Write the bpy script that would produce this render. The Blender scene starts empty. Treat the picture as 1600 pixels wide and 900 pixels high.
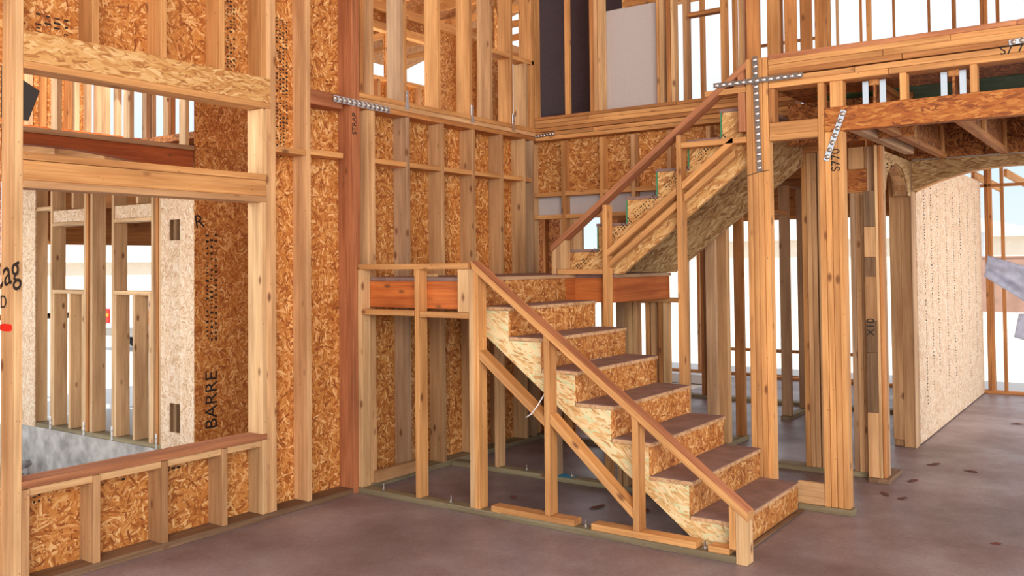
import bpy, bmesh, math, random
from mathutils import Vector, Matrix
random.seed(7)
SC = bpy.context.scene
COL = SC.collection

# ------------------------------------------------------------------ camera
cam_d = bpy.data.cameras.new('camera'); cam = bpy.data.objects.new('camera', cam_d); COL.objects.link(cam)
YAW, PIT, ROL = .613164, .0257573, .00996321
fw = Vector((-math.sin(YAW)*math.cos(PIT), math.cos(YAW)*math.cos(PIT), math.sin(PIT)))
rt = Vector((math.cos(YAW), math.sin(YAW), 0)); dn = fw.cross(rt)
r2 = rt*math.cos(ROL) + dn*math.sin(ROL); d2 = dn*math.cos(ROL) - rt*math.sin(ROL)
m3 = Matrix((r2, -d2, -fw)).transposed()
cam.matrix_world = Matrix.Translation((0, 0, 1.6)) @ m3.to_4x4()
cam_d.sensor_width = 36; cam_d.lens = 36*1419.76/1600; cam_d.shift_y = -74.925/1600
cam_d.clip_start = .05; cam_d.clip_end = 600
SC.camera = cam

# ------------------------------------------------------------------ view, sky, sun
SC.view_settings.view_transform = 'Standard'; SC.view_settings.look = 'None'
SC.view_settings.gamma = 1; SC.view_settings.use_curve_mapping = False
SC.view_settings.exposure = 0.30
W = bpy.data.worlds.new('sky'); SC.world = W; W.use_nodes = True
nt = W.node_tree; nt.nodes.clear()
wo = nt.nodes.new('ShaderNodeOutputWorld'); bg = nt.nodes.new('ShaderNodeBackground')
tcw = nt.nodes.new('ShaderNodeTexCoord'); sepw = nt.nodes.new('ShaderNodeSeparateXYZ'); rw = nt.nodes.new('ShaderNodeValToRGB')
nt.links.new(tcw.outputs['Generated'], sepw.inputs[0]); nt.links.new(sepw.outputs['Z'], rw.inputs[0])
e = rw.color_ramp.elements
e[0].position = 0.0; e[0].color = (.80, .86, .90, 1)
e[1].position = .45; e[1].color = (.86, .93, 1.0, 1)
x = e.new(.09); x.color = (.66, .80, .88, 1)
x = e.new(.24); x.color = (.92, .96, 1.0, 1)
nt.links.new(rw.outputs[0], bg.inputs['Color']); bg.inputs['Strength'].default_value = .95
nt.links.new(bg.outputs[0], wo.inputs[0])

def light(name, typ, loc, aim, energy, color=(1, 1, 1), size=1, sizey=None, ang=None):
    d = bpy.data.lights.new(name, typ); d.energy = energy; d.color = color
    if typ == 'AREA':
        d.shape = 'RECTANGLE'; d.size = size; d.size_y = sizey or size
    if ang is not None: d.angle = ang
    o = bpy.data.objects.new(name, d); COL.objects.link(o)
    o.location = loc; o.rotation_euler = (Vector(aim)-Vector(loc)).to_track_quat('-Z', 'Y').to_euler()
    return o
# sun high behind the camera on the right: the roof keeps the room in shade, the plots outside lie in full sun
light('sun', 'SUN', (0, 0, 20), (-6, 3.5, 12.5), 4.0, (1, .95, .88), ang=math.radians(.6))
# added lamp behind the camera, standing in for daylight into the room
light('front_key_lamp', 'AREA', (3.4, -2.6, 2.9), (-3.2, 5.5, 1.3), 520, (1, .94, .87), 4.2, 3.2)
# daylight of the open side of the hallway, to the right of the picture
light('hall_side_daylight', 'AREA', (2.2, 9.6, 1.7), (-1.7, 10.0, 1.2), 85, (1, .96, .92), 3.4, 2.4)
# added lamp at the south end of the court, brightening the wing wall
light('court_fill_lamp', 'AREA', (-7.9, -.6, 1.9), (-8.0, 4.7, 1.2), 70, (1, .97, .93), 3.2, 3.0)
light('upper_porch_fill_lamp', 'AREA', (-8.0, 1.2, 4.6), (-8.8, 6.0, 3.4), 60, (1, .98, .95), 2.5, 1.5)  # added lamp, brightens the upper studs beyond the porch beam
# added lamp inside the upper rooms, aimed up to brighten their ceiling
light('upper_room_fill_lamp', 'AREA', (-7.2, 8.2, 3.0), (-6.4, 8.6, 5.2), 55, (1, .88, .7), 1.6, 3.5)

# ------------------------------------------------------------------ materials
def newmat(name):
    m = bpy.data.materials.new(name); m.use_nodes = True
    n = m.node_tree; b = n.nodes['Principled BSDF']
    return m, n, b
def N(n, t, **kw):
    o = n.nodes.new(t)
    for k, v in kw.items(): setattr(o, k, v)
    return o
def coords(n, off=True):
    tc = N(n, 'ShaderNodeTexCoord')
    if not off: return tc.outputs['Object']
    oi = N(n, 'ShaderNodeObjectInfo'); mu = N(n, 'ShaderNodeMath', operation='MULTIPLY'); mu.inputs[1].default_value = 37
    n.links.new(oi.outputs['Random'], mu.inputs[0])
    ad = N(n, 'ShaderNodeVectorMath', operation='ADD')
    n.links.new(tc.outputs['Object'], ad.inputs[0]); n.links.new(mu.outputs[0], ad.inputs[1])
    return ad.outputs[0]
def mapping(n, src, scale, rot=(0, 0, 0)):
    mp = N(n, 'ShaderNodeMapping'); mp.inputs['Scale'].default_value = scale; mp.inputs['Rotation'].default_value = rot
    n.links.new(src, mp.inputs['Vector']); return mp.outputs[0]
def ramp(n, fac, stops, interp='LINEAR'):
    r = N(n, 'ShaderNodeValToRGB'); r.color_ramp.interpolation = interp
    while len(r.color_ramp.elements) < len(stops): r.color_ramp.elements.new(.5)
    for el, (p, c) in zip(r.color_ramp.elements, stops): el.position = p; el.color = (*c, 1)
    n.links.new(fac, r.inputs[0]); return r.outputs[0]
def mixc(n, fac, a, b, mode='MIX'):
    m = N(n, 'ShaderNodeMix', data_type='RGBA', blend_type=mode)
    for sock, v in ((m.inputs[0], fac), (m.inputs[6], a), (m.inputs[7], b)):
        if isinstance(v, (int, float)): sock.default_value = v
        elif isinstance(v, tuple): sock.default_value = (*v, 1) if len(v) == 3 else v
        else: n.links.new(v, sock)
    return m.outputs[2]

def lumber(name, light_c, dark_c, knot=(.20, .07, .022), rough=.75, grain=1.0, vary=.34):
    """sawn board, long axis = local Z"""
    m, n, b = newmat(name)
    v = coords(n)
    g = N(n, 'ShaderNodeTexNoise'); g.inputs['Scale'].default_value = 1; g.inputs['Detail'].default_value = 6; g.inputs['Roughness'].default_value = .65
    n.links.new(mapping(n, v, (38*grain, 38*grain, 1.6)), g.inputs['Vector'])
    base = ramp(n, g.outputs['Fac'], [(.28, dark_c), (.5, tuple((a+c)/2 for a, c in zip(light_c, dark_c))), (.72, light_c)])
    # broad stain
    s = N(n, 'ShaderNodeTexNoise'); s.inputs['Scale'].default_value = 1; s.inputs['Detail'].default_value = 3
    n.links.new(mapping(n, v, (7, 7, 1.1)), s.inputs['Vector'])
    st = ramp(n, s.outputs['Fac'], [(.33, (.62, .54, .46)), (.62, (1.07, 1.05, 1.0))])
    c = mixc(n, .8, base, st, 'MULTIPLY')
    # knots
    vo = N(n, 'ShaderNodeTexVoronoi'); vo.inputs['Scale'].default_value = 1; vo.inputs['Randomness'].default_value = 1
    n.links.new(mapping(n, v, (9, 9, 4.2)), vo.inputs['Vector'])
    kf = ramp(n, vo.outputs['Distance'], [(.07, (1, 1, 1)), (.17, (0, 0, 0))])
    sp = N(n, 'ShaderNodeSeparateColor'); n.links.new(vo.outputs['Color'], sp.inputs[0])
    ga = ramp(n, sp.outputs[0], [(.35, (0, 0, 0)), (.5, (.9, .9, .9))])
    kf = mixc(n, 1, kf, ga, 'MULTIPLY')
    c = mixc(n, kf, c, knot)
    nl = N(n, 'ShaderNodeTexVoronoi'); nl.inputs['Scale'].default_value = 1
    n.links.new(mapping(n, v, (26, 26, 13)), nl.inputs['Vector'])
    nk = ramp(n, nl.outputs['Distance'], [(.03, (.8, .8, .8)), (.09, (0, 0, 0))])
    c = mixc(n, nk, c, (.12, .05, .02))
    w_ = N(n, 'ShaderNodeTexNoise'); w_.inputs['Scale'].default_value = 1; w_.inputs['Detail'].default_value = 2; w_.inputs['Distortion'].default_value = .6
    n.links.new(mapping(n, v, (90*grain, 90*grain, 2.2)), w_.inputs['Vector'])
    c = mixc(n, .75, c, ramp(n, w_.outputs['Fac'], [(.36, (.84, .79, .74)), (.55, (1.04, 1.03, 1.02))]), 'MULTIPLY')
    oi = N(n, 'ShaderNodeObjectInfo')
    tone = ramp(n, oi.outputs['Random'], [(0, (1-vary, 1-vary*1.15, 1-vary*1.3)), (.5, (.93, .92, .9)), (1, (1.1, 1.09, 1.06))])
    c = mixc(n, 1, c, tone, 'MULTIPLY')
    n.links.new(c, b.inputs['Base Color']); b.inputs['Roughness'].default_value = rough
    bp = N(n, 'ShaderNodeBump'); bp.inputs['Strength'].default_value = .25; bp.inputs['Distance'].default_value = .004
    n.links.new(g.outputs['Fac'], bp.inputs['Height']); n.links.new(bp.outputs[0], b.inputs['Normal'])
    return m

def strands(name, cols, scale=(85, 85, 15), rough=.7, dirs=(0.15, .8, 1.45, 2.2, 2.8), tone=.22):
    """oriented strand board / strand lumber: three fields of flat chips lying in different directions"""
    m, n, b = newmat(name)
    v = coords(n)
    wn = N(n, 'ShaderNodeTexNoise'); wn.inputs['Scale'].default_value = 5; wn.inputs['Detail'].default_value = 2
    n.links.new(v, wn.inputs['Vector'])
    sub = N(n, 'ShaderNodeVectorMath', operation='MULTIPLY_ADD'); sub.inputs[1].default_value = (.08, .08, .08)
    n.links.new(wn.outputs['Color'], sub.inputs[0]); n.links.new(v, sub.inputs[2])
    v = sub.outputs[0]
    layers = []
    for i, a in enumerate(dirs):
        vr = N(n, 'ShaderNodeVectorRotate', rotation_type='X_AXIS' if name.endswith('yz') else 'Y_AXIS')
        vr.inputs['Angle'].default_value = a; n.links.new(v, vr.inputs['Vector'])
        vo = N(n, 'ShaderNodeTexVoronoi'); vo.inputs['Scale'].default_value = 1; vo.inputs['Randomness'].default_value = 1
        n.links.new(mapping(n, vr.outputs[0], scale), vo.inputs['Vector'])
        bw = N(n, 'ShaderNodeSeparateColor'); n.links.new(vo.outputs['Color'], bw.inputs[0])
        gr = N(n, 'ShaderNodeTexNoise'); gr.inputs['Scale'].default_value = 1; gr.inputs['Detail'].default_value = 3
        n.links.new(mapping(n, vr.outputs[0], (150, 150, 12)), gr.inputs['Vector'])
        ad = N(n, 'ShaderNodeMath', operation='MULTIPLY_ADD'); ad.inputs[1].default_value = .35
        n.links.new(gr.outputs['Fac'], ad.inputs[0]); n.links.new(bw.outputs[0], ad.inputs[2])
        layers.append((ad.outputs[0], bw.outputs[1], vo.outputs['Distance']))
    h = layers[0][0]; sel = layers[0][1]
    for hh, ss, dd in layers[1:]:
        gt = N(n, 'ShaderNodeMath', operation='GREATER_THAN'); n.links.new(ss, gt.inputs[0]); n.links.new(sel, gt.inputs[1])
        mx = N(n, 'ShaderNodeMix', data_type='FLOAT'); n.links.new(gt.outputs[0], mx.inputs[0]); n.links.new(h, mx.inputs[2]); n.links.new(hh, mx.inputs[3]); h = mx.outputs[0]
        m2 = N(n, 'ShaderNodeMath', operation='MAXIMUM'); n.links.new(ss, m2.inputs[0]); n.links.new(sel, m2.inputs[1]); sel = m2.outputs[0]
    sc = N(n, 'ShaderNodeMath', operation='MULTIPLY'); sc.inputs[1].default_value = .74; n.links.new(h, sc.inputs[0])
    k = len(cols)
    c = ramp(n, sc.outputs[0], [((i+.3)/k, cc) for i, cc in enumerate(cols)])
    oi = N(n, 'ShaderNodeObjectInfo')
    t = ramp(n, oi.outputs['Random'], [(0, (1-tone,)*3), (1, (1.08,)*3)])
    c = mixc(n, 1, c, t, 'MULTIPLY')
    n.links.new(c, b.inputs['Base Color']); b.inputs['Roughness'].default_value = rough
    bp = N(n, 'ShaderNodeBump'); bp.inputs['Strength'].default_value = .5; bp.inputs['Distance'].default_value = .006
    n.links.new(h, bp.inputs['Height']); n.links.new(bp.outputs[0], b.inputs['Normal'])
    return m

def plain(name, c, rough=.6, metal=0, noise=0, nscale=8, bump=0, c2=None):
    m, n, b = newmat(name)
    b.inputs['Roughness'].default_value = rough; b.inputs['Metallic'].default_value = metal
    b.inputs['Base Color'].default_value = (*c, 1)
    if noise or c2:
        no = N(n, 'ShaderNodeTexNoise'); no.inputs['Scale'].default_value = nscale; no.inputs['Detail'].default_value = 5
        n.links.new(coords(n), no.inputs['Vector'])
        lo = c2 or tuple(a*(1-noise) for a in c)
        cc = ramp(n, no.outputs['Fac'], [(.35, lo), (.65, c)])
        n.links.new(cc, b.inputs['Base Color'])
        if bump:
            bp = N(n, 'ShaderNodeBump'); bp.inputs['Strength'].default_value = bump; bp.inputs['Distance'].default_value = .01
            n.links.new(no.outputs['Fac'], bp.inputs['Height']); n.links.new(bp.outputs[0], b.inputs['Normal'])
    return m

M = {}
M['pine'] = lumber('pine', (.84, .545, .295), (.60, .335, .155))
M['skylit'] = lumber('fresh pine', (.92, .70, .45), (.74, .50, .28), vary=.14)  # paler copy of pine: outdoor skylight put into the colour of outside boards
M['gold'] = lumber('golden pine', (.86, .49, .20), (.62, .29, .095), vary=.15)
M['pale'] = lumber('pale pine', (.86, .60, .34), (.62, .37, .17), vary=.16)
M['warm'] = lumber('warm fir', (.72, .36, .13), (.44, .17, .05), vary=.2)
M['red'] = lumber('red fir', (.62, .26, .12), (.38, .12, .045), vary=.1)
M['rail'] = lumber('rail fir', (.66, .31, .155), (.42, .155, .07), vary=.12)
M['glulam'] = lumber('orange beam', (.68, .22, .05), (.42, .09, .015), grain=.8, vary=.15)
M['glulamdark'] = lumber('dark red beam', (.50, .14, .04), (.26, .055, .012), grain=.8, vary=.1)
M['old'] = lumber('weathered board', (.36, .23, .13), (.15, .085, .045), vary=.3)
M['grey'] = lumber('grey pine', (.66, .45, .29), (.46, .29, .17), vary=.2)
M['treated'] = lumber('treated sole plate', (.40, .35, .23), (.23, .20, .12), vary=.15)
M['brownplate'] = lumber('stained sole plate', (.34, .22, .13), (.17, .10, .06), vary=.1)
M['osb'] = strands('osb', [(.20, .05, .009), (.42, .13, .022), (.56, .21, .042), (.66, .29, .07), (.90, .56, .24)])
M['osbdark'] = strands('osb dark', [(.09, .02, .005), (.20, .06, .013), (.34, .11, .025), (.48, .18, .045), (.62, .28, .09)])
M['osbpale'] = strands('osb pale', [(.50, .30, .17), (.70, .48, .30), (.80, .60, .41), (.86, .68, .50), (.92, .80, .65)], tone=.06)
M['lsl'] = strands('strand stringer', [(.45, .22, .07), (.70, .42, .16), (.84, .60, .30), (.90, .72, .42), (.62, .66, .36)], scale=(75, 75, 12), dirs=(-.15, .05, .25, .5), tone=.05)
M['lslred'] = strands('red strand beam', [(.16, .04, .008), (.34, .09, .014), (.42, .125, .02), (.48, .16, .028), (.58, .24, .055)], scale=(75, 75, 11), dirs=(-.3, -.1, .1, .35), tone=.05)
M['lslbrown'] = strands('brown strand lumber', [(.20, .10, .035), (.36, .19, .07), (.48, .28, .115), (.56, .36, .17), (.68, .48, .25)], scale=(75, 75, 11), dirs=(-.3, -.1, .1, .35), tone=.05)
M['lslbeam'] = strands('strand beam', [(.30, .11, .03), (.50, .22, .06), (.64, .34, .11), (.70, .41, .15), (.80, .54, .25)], scale=(75, 75, 11), dirs=(-.3, -.1, .1, .35), tone=.05)
M['tread'] = plain('dusty tread', (.31, .195, .165), .85, noise=.25, nscale=9, bump=.2)
M['tan'] = strands('tread edge', [(.42, .22, .10), (.62, .36, .18), (.72, .46, .25)], scale=(60, 60, 20), tone=.05)
M['steel'] = plain('galvanised steel', (.75, .77, .80), .28, 1)
M['steeldull'] = plain('dull galvanised steel', (.50, .46, .42), .42, 1)
M['steeldark'] = plain('dark galvanised steel', (.24, .21, .19), .45, .9)
M['black'] = plain('black ink', (.015, .012, .012), .8)
M['redink'] = plain('red paint', (.85, .02, .01), .6)
M['foam'] = plain('pale foam board', (.56, .51, .50), .85, noise=.06, nscale=60, bump=.05)
M['foamdark'] = plain('dark board', (.055, .035, .042), .85, noise=.2, nscale=50)
M['greenedge'] = plain('green edge paint', (.06, .25, .12), .7)
M['bluetape'] = plain('blue paint', (.02, .30, .55), .6)
M['greenpanel'] = plain('green deck panel', (.03, .17, .09), .7, noise=.5, nscale=6)
M['concwall'] = plain('foundation concrete', (.62, .60, .58), .9, noise=.45, nscale=7, bump=.3)
M['sand'] = plain('bright sand', (.86, .78, .68), .95, noise=.18, nscale=.8, bump=.3)
M['pave'] = plain('pavement', (.70, .69, .68), .9, noise=.12, nscale=.5)
M['stone'] = plain('grey stone', (.30, .30, .31), .9, noise=.5, nscale=6, bump=.3)
M['stonebrown'] = plain('brown stone', (.40, .28, .20), .9, noise=.4, nscale=8, bump=.3)
M['block'] = plain('brown block wall', (.42, .25, .19), .9, noise=.2, nscale=3)
M['stucco'] = plain('cream stucco', (.80, .72, .62), .9, noise=.06, nscale=4)
M['rooftile'] = plain('pale roof', (.62, .60, .55), .9, noise=.12, nscale=2)
M['whitecar'] = plain('white car paint', (.85, .85, .86), .25)
M['glass'] = plain('dark glass', (.03, .04, .06), .08)
M['rubber'] = plain('black rubber', (.02, .02, .02), .8)
M['taillight'] = plain('red lamp lens', (.75, .03, .02), .2)
M['orangelens'] = plain('orange lamp lens', (.9, .35, .03), .2)
M['paper'] = plain('blue grey paper', (.64, .67, .80), .8, noise=.25, nscale=25)
M['white'] = plain('white cord', (.85, .85, .85), .5)
M['silverwrap'] = plain('silver wrap', (.62, .66, .72), .35, .3, noise=.3, nscale=2)
M['leaf'] = plain('dry leaf', (.16, .06, .04), .9)

def floor_mat():
    m, n, b = newmat('concrete slab')
    tc = N(n, 'ShaderNodeTexCoord'); v = tc.outputs['Object']
    a = N(n, 'ShaderNodeTexNoise'); a.inputs['Scale'].default_value = 1.3; a.inputs['Detail'].default_value = 8; a.inputs['Roughness'].default_value = .6
    n.links.new(v, a.inputs['Vector'])
    f = N(n, 'ShaderNodeTexNoise'); f.inputs['Scale'].default_value = 60; f.inputs['Detail'].default_value = 3; n.links.new(v, f.inputs['Vector'])
    t = N(n, 'ShaderNodeTexNoise'); t.inputs['Scale'].default_value = 1; t.inputs['Detail'].default_value = 5
    n.links.new(mapping(n, v, (.7, 26, 1), (0, 0, .10)), t.inputs['Vector'])
    c = ramp(n, a.outputs['Fac'], [(.3, (.20, .135, .13)), (.5, (.29, .225, .235)), (.7, (.37, .325, .355))])
    c = mixc(n, .55, c, ramp(n, f.outputs['Fac'], [(.3, (.75, .75, .75)), (.7, (1.15, 1.15, 1.15))]), 'MULTIPLY')
    c = mixc(n, .6, c, ramp(n, t.outputs['Fac'], [(.35, (.70, .69, .70)), (.65, (1.2, 1.2, 1.22))]), 'MULTIPLY')
    n.links.new(c, b.inputs['Base Color']); b.inputs['Roughness'].default_value = .5
    rr = ramp(n, a.outputs['Fac'], [(.3, (.55,)*3), (.7, (.34,)*3)]); n.links.new(rr, b.inputs['Roughness'])
    bp = N(n, 'ShaderNodeBump'); bp.inputs['Strength'].default_value = .15; bp.inputs['Distance'].default_value = .01
    n.links.new(f.outputs['Fac'], bp.inputs['Height']); n.links.new(bp.outputs[0], b.inputs['Normal'])
    return m
M['slab'] = floor_mat()

# ------------------------------------------------------------------ object helpers
WM = {}
def link(name, mesh, parent, world):
    o = bpy.data.objects.new(name, mesh); COL.objects.link(o); WM[o] = world
    if parent is not None:
        o.parent = parent; o.matrix_local = WM[parent].inverted() @ world
    else: o.matrix_world = world
    return o
def thing(name, label, cat, loc=(0, 0, 0), group=None, kind=None):
    o = link(name, None, None, Matrix.Translation(loc)); o.empty_display_size = .1
    return tag(o, label, cat, group, kind)
def tag(o, label=None, cat=None, group=None, kind=None):
    if label: o['label'] = label
    if cat: o['category'] = cat
    if group: o['group'] = group
    if kind: o['kind'] = kind
    return o
def fin(bm, name, mat, parent, world, smooth=False):
    me = bpy.data.meshes.new(name); bm.normal_update(); bm.to_mesh(me); bm.free()
    for mm in (mat if isinstance(mat, (list, tuple)) else [mat]): me.materials.append(M[mm] if isinstance(mm, str) else mm)
    if smooth:
        for p in me.polygons: p.use_smooth = True
    return link(name, me, parent, world)
def frame(zdir, ydir):
    z = Vector(zdir).normalized(); y = Vector(ydir); y = (y - z*y.dot(z)).normalized(); x = y.cross(z)
    return Matrix((x, y, z)).transposed().to_4x4()
def block(name, parent, world, sx, sy, sz, mat, bev=.0025):
    bm = bmesh.new(); bmesh.ops.create_cube(bm, size=1, matrix=Matrix.Diagonal((sx, sy, sz, 1)))
    if bev: bmesh.ops.bevel(bm, geom=bm.edges[:], offset=min(bev, sx*.3, sy*.3), segments=1, affect='EDGES')
    return fin(bm, name, mat, parent, world)
def box(name, parent, xs, ys, zs, mat, bev=.0025):
    """axis aligned board; long side becomes local Z, thinnest side local Y"""
    lo = Vector((min(xs), min(ys), min(zs))); hi = Vector((max(xs), max(ys), max(zs))); s = hi-lo; c = (lo+hi)/2
    order = sorted(range(3), key=lambda i: s[i]); U = [Vector((1, 0, 0)), Vector((0, 1, 0)), Vector((0, 0, 1))]
    R = frame(U[order[2]], U[order[0]])
    return block(name, parent, Matrix.Translation(c) @ R, s[order[1]], s[order[0]], s[order[2]], mat, bev)
def stick(name, parent, a, b, w, t, mat, flat=(0, 1, 0)):
    """board from a to b, width w across, thickness t along `flat`"""
    a = Vector(a); b = Vector(b)
    return block(name, parent, Matrix.Translation((a+b)/2) @ frame(b-a, flat), w, t, (b-a).length, mat)
def prism(name, parent, pts, axis, t0, t1, mat, bev=.002, grain=None):
    """closed outline extruded along a world axis ('x': pts are (y,z); 'y': (x,z); 'z': (x,y))"""
    def P3(p, t): return {'x': (t, p[0], p[1]), 'y': (p[0], t, p[1]), 'z': (p[0], p[1], t)}[axis]
    c = sum((Vector(P3(p, (t0+t1)/2)) for p in pts), Vector())/len(pts)
    if grain is None: grain = {'x': (0, 1, 0), 'y': (1, 0, 0), 'z': (1, 0, 0)}[axis]
    thin = {'x': (1, 0, 0), 'y': (0, 1, 0), 'z': (0, 0, 1)}[axis]
    Wd = Matrix.Translation(c) @ frame(grain, thin); I = Wd.inverted()
    bm = bmesh.new()
    v0 = [bm.verts.new(I @ Vector(P3(p, t0))) for p in pts]; v1 = [bm.verts.new(I @ Vector(P3(p, t1))) for p in pts]
    bm.faces.new(v0); bm.faces.new(v1[::-1])
    for i in range(len(pts)):
        j = (i+1) % len(pts); bm.faces.new((v0[j], v0[i], v1[i], v1[j]))
    bmesh.ops.recalc_face_normals(bm, faces=bm.faces[:])
    if bev: bmesh.ops.bevel(bm, geom=[e_ for e_ in bm.edges if e_.is_manifold], offset=bev, segments=1, affect='EDGES')
    return fin(bm, name, mat, parent, Wd)
def text(name, parent, s, loc, right, up, size, mat='black', thick=.0012):
    cu = bpy.data.curves.new(name, 'FONT'); cu.body = s; cu.size = size; cu.extrude = thick; cu.align_x = 'CENTER'; cu.align_y = 'CENTER'
    tmp = bpy.data.objects.new(name, cu); COL.objects.link(tmp)
    dg = bpy.context.evaluated_depsgraph_get(); me = bpy.data.meshes.new_from_object(tmp.evaluated_get(dg)); bpy.data.objects.remove(tmp)
    me.materials.clear(); me.materials.append(M[mat])
    r = Vector(right).normalized(); u = Vector(up).normalized(); nrm = r.cross(u)
    Wd = Matrix.Translation(loc) @ Matrix((r, u, nrm)).transposed().to_4x4()
    return link(name, me, parent, Wd)
def tube(bm, pts, r, seg=8):
    prev = None; pts = [Vector(p) for p in pts]
    for i, p in enumerate(pts):
        d = (pts[min(i+1, len(pts)-1)]-pts[max(i-1, 0)]).normalized()
        a = d.orthogonal().normalized() if abs(d.z) > .9 else d.cross(Vector((0, 0, 1))).normalized(); b = d.cross(a)
        ring = [bm.verts.new(p + r*(a*math.cos(2*math.pi*k/seg)+b*math.sin(2*math.pi*k/seg))) for k in range(seg)]
        if prev:
            for k in range(seg): bm.faces.new((prev[k], prev[(k+1) % seg], ring[(k+1) % seg], ring[k]))
        else: bm.faces.new(ring[::-1])
        prev = ring
    bm.faces.new(prev)
def cyl(bm, c, r, h, seg=16, axis='z'):
    R = {'z': Matrix.Identity(4), 'x': Matrix.Rotation(math.pi/2, 4, 'Y'), 'y': Matrix.Rotation(math.pi/2, 4, 'X')}[axis]
    bmesh.ops.create_cone(bm, cap_ends=True, segments=seg, radius1=r, radius2=r, depth=h, matrix=Matrix.Translation(c) @ R)
T2, W2, W6 = .038, .089, .140

# ================================================================== ground and slab
g = box('ground', None, (-260, 200), (-120, 320), (-.75, -.55), 'sand', 0); tag(g, 'pale bright sand of the building plots outside', 'ground', kind='structure')
g = box('floor', None, (-4.76, 6), (-6, 12.25), (-.12, 0), 'slab', 0); tag(g, 'brown purple concrete slab of the house floor', 'floor', kind='structure')
g = box('wing_slab', None, (-9.9, -6.63), (4.77, 10.5), (-.14, -.04), 'pave', 0); tag(g, 'concrete slab of the far wing', 'floor', kind='structure')
g = box('patio_slab', None, (-9.0, 2.6), (12.26, 13.6), (-.16, -.03), 'pave', 0); tag(g, 'pale concrete patio strip outside the back wall', 'floor', kind='structure')
g = box('driveway', None, (-24, -9.96), (3, 18), (-.56, -.45), 'pave', 0); tag(g, 'pale pavement beyond the framed wing', 'pavement', kind='structure')
def near_sand(xs, ys): return box('sand_lot', None, xs, ys, (-.5, -.17), 'sand', 0)
g = near_sand((-24, 30), (13.62, 60)); tag(g, 'bright levelled sand lot behind the house', 'ground', kind='structure')
g = near_sand((-9.85, -4.8), (10.55, 13.6)); tag(g, 'bright sand beside the back corner of the wing', 'ground', kind='structure')

# foundation of the wing seen through the big opening
f = box('trim_1', None, (-9.9, -6.63), (4.765, 4.95), (-.55, -.002), 'concwall', .004); tag(f, 'grey mottled concrete foundation edge under the wing wall', 'foundation', kind='structure')

# loose stones in the court
bm = bmesh.new()
for i in range(260):
    x = random.uniform(-9.8, -6.9); y = random.uniform(3.2, 4.72); s = random.uniform(.025, .07)
    z = -.52 + random.uniform(0, .12)*max(0, (x+9.9)/2) + .15*max(0, 1-abs(x+9.2)/.8)
    mt = Matrix.Translation((x, y, z)) @ Matrix.Rotation(random.uniform(0, 6), 4, (random.random(), random.random(), 1)) @ Matrix.Diagonal((s, s*.8, s*.6, 1))
    r0 = bmesh.ops.create_icosphere(bm, subdivisions=1, radius=1, matrix=mt)
    for v_ in r0['verts']: v_.co += Vector((random.uniform(-1, 1), random.uniform(-1, 1), random.uniform(-1, 1)))*s*.15
o = fin(bm, 'gravel', 'stone', None, Matrix.Identity(4)); tag(o, 'loose grey stones heaped against the wing foundation', 'gravel', kind='stuff')
g = box('court_ground', None, (-9.9, -4.8), (-2, 4.76), (-.56, -.50), 'stonebrown', 0); tag(g, 'dark earth of the small court outside the big opening', 'ground', kind='structure')

# ================================================================== wall_left (x = -4.60 .. -4.74)
XL, XO = -4.60, -4.74
wl = thing('wall_left', 'framed left wall of pine studs and strand board with the big window opening', 'wall', (XL, 2.2, 0), kind='structure')
def lstud(y1, z0, z1, mat='pine', name='stud', p=wl, x1=XL, d=W6, t=T2): return box(name, p, (x1-d, x1), (y1-t, y1), (z0, z1), mat)
box('sole_plate', wl, (XO, XL), (1.9, 4.585), (0, T2), 'brownplate')
box('sole_plate', wl, (XO, XL), (4.665, 6.95), (0, T2), 'treated')
near = lstud(2.300, T2, 5.4, 'pale'); tag(near, 'pale stud with handwriting and red paint')
lstud(2.712, T2, .50); lstud(3.119, T2, .50); lstud(3.525, T2, .50); lstud(2.34, T2, .50)
lstud(3.827, T2, 2.004, 'pale', 'trimmer_stud'); lstud(3.827, 2.18, 2.60, 'pale', 'trimmer_stud')
lstud(3.865, T2, 5.4, 'pine'); lstud(3.903, T2, 5.4, 'pine'); lstud(4.201, T2, 5.4, 'pine')
for y in (2.70, 3.11, 3.51, 3.827): lstud(y, 2.79, 5.4, 'gold', 'cripple_stud')
# sill
box('window_sill', wl, (XO, XL+.004), (2.30, 3.825), (.504, .542), 'rail')
box('sill_support', wl, (XO, XL-.014), (2.34, 3.79), (.462, .503), 'pale')
# mid header
hx = XL+.003
box('mid_header_plate', wl, (XO, hx), (2.30, 3.825), (2.145, 2.183), 'gold')
box('mid_header', wl, (XO+.01, hx-.006), (2.30, 3.825), (2.043, 2.143), 'gold')
box('mid_header_plate', wl, (XO, hx), (2.30, 3.825), (2.004, 2.042), 'pine')
# upper header
box('upper_header', wl, (XO+.01, XL+.002), (2.30, 3.86), (2.643, 2.80), 'lslbeam')
box('upper_header_plate', wl, (XO, XL+.006), (2.30, 3.86), (2.604, 2.642), 'gold')
# sheathing outside
def osb(p, xs, ys, zs, mat='osb', name='strand_board'): return box(name, p, xs, ys, zs, mat, 0)
so = (XO-.012, XO-.001)
osb(wl, so, (1.9, 3.80), (0, .50)); osb(wl, so, (1.9, 3.80), (2.64, 5.4)); osb(wl, so, (3.801, 4.70), (0, 5.4)); osb(wl, so, (1.6, 2.26), (.501, 2.639))
osb(wl, so, (4.701, 5.83), (0, 2.74), 'osb'); osb(wl, so, (5.831, 7.10), (0, 2.74), 'osb')
# fire blocking in the room part
box('blocking', wl, (XO, XL), (3.904, 4.162), (2.335, 2.373), 'gold'); box('blocking', wl, (XO, XL), (4.202, 4.50), (2.345, 2.383), 'gold')
box('blocking', wl, (XO, XL-.005), (4.202, 4.50), (2.69, 2.79), 'red')
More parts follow.
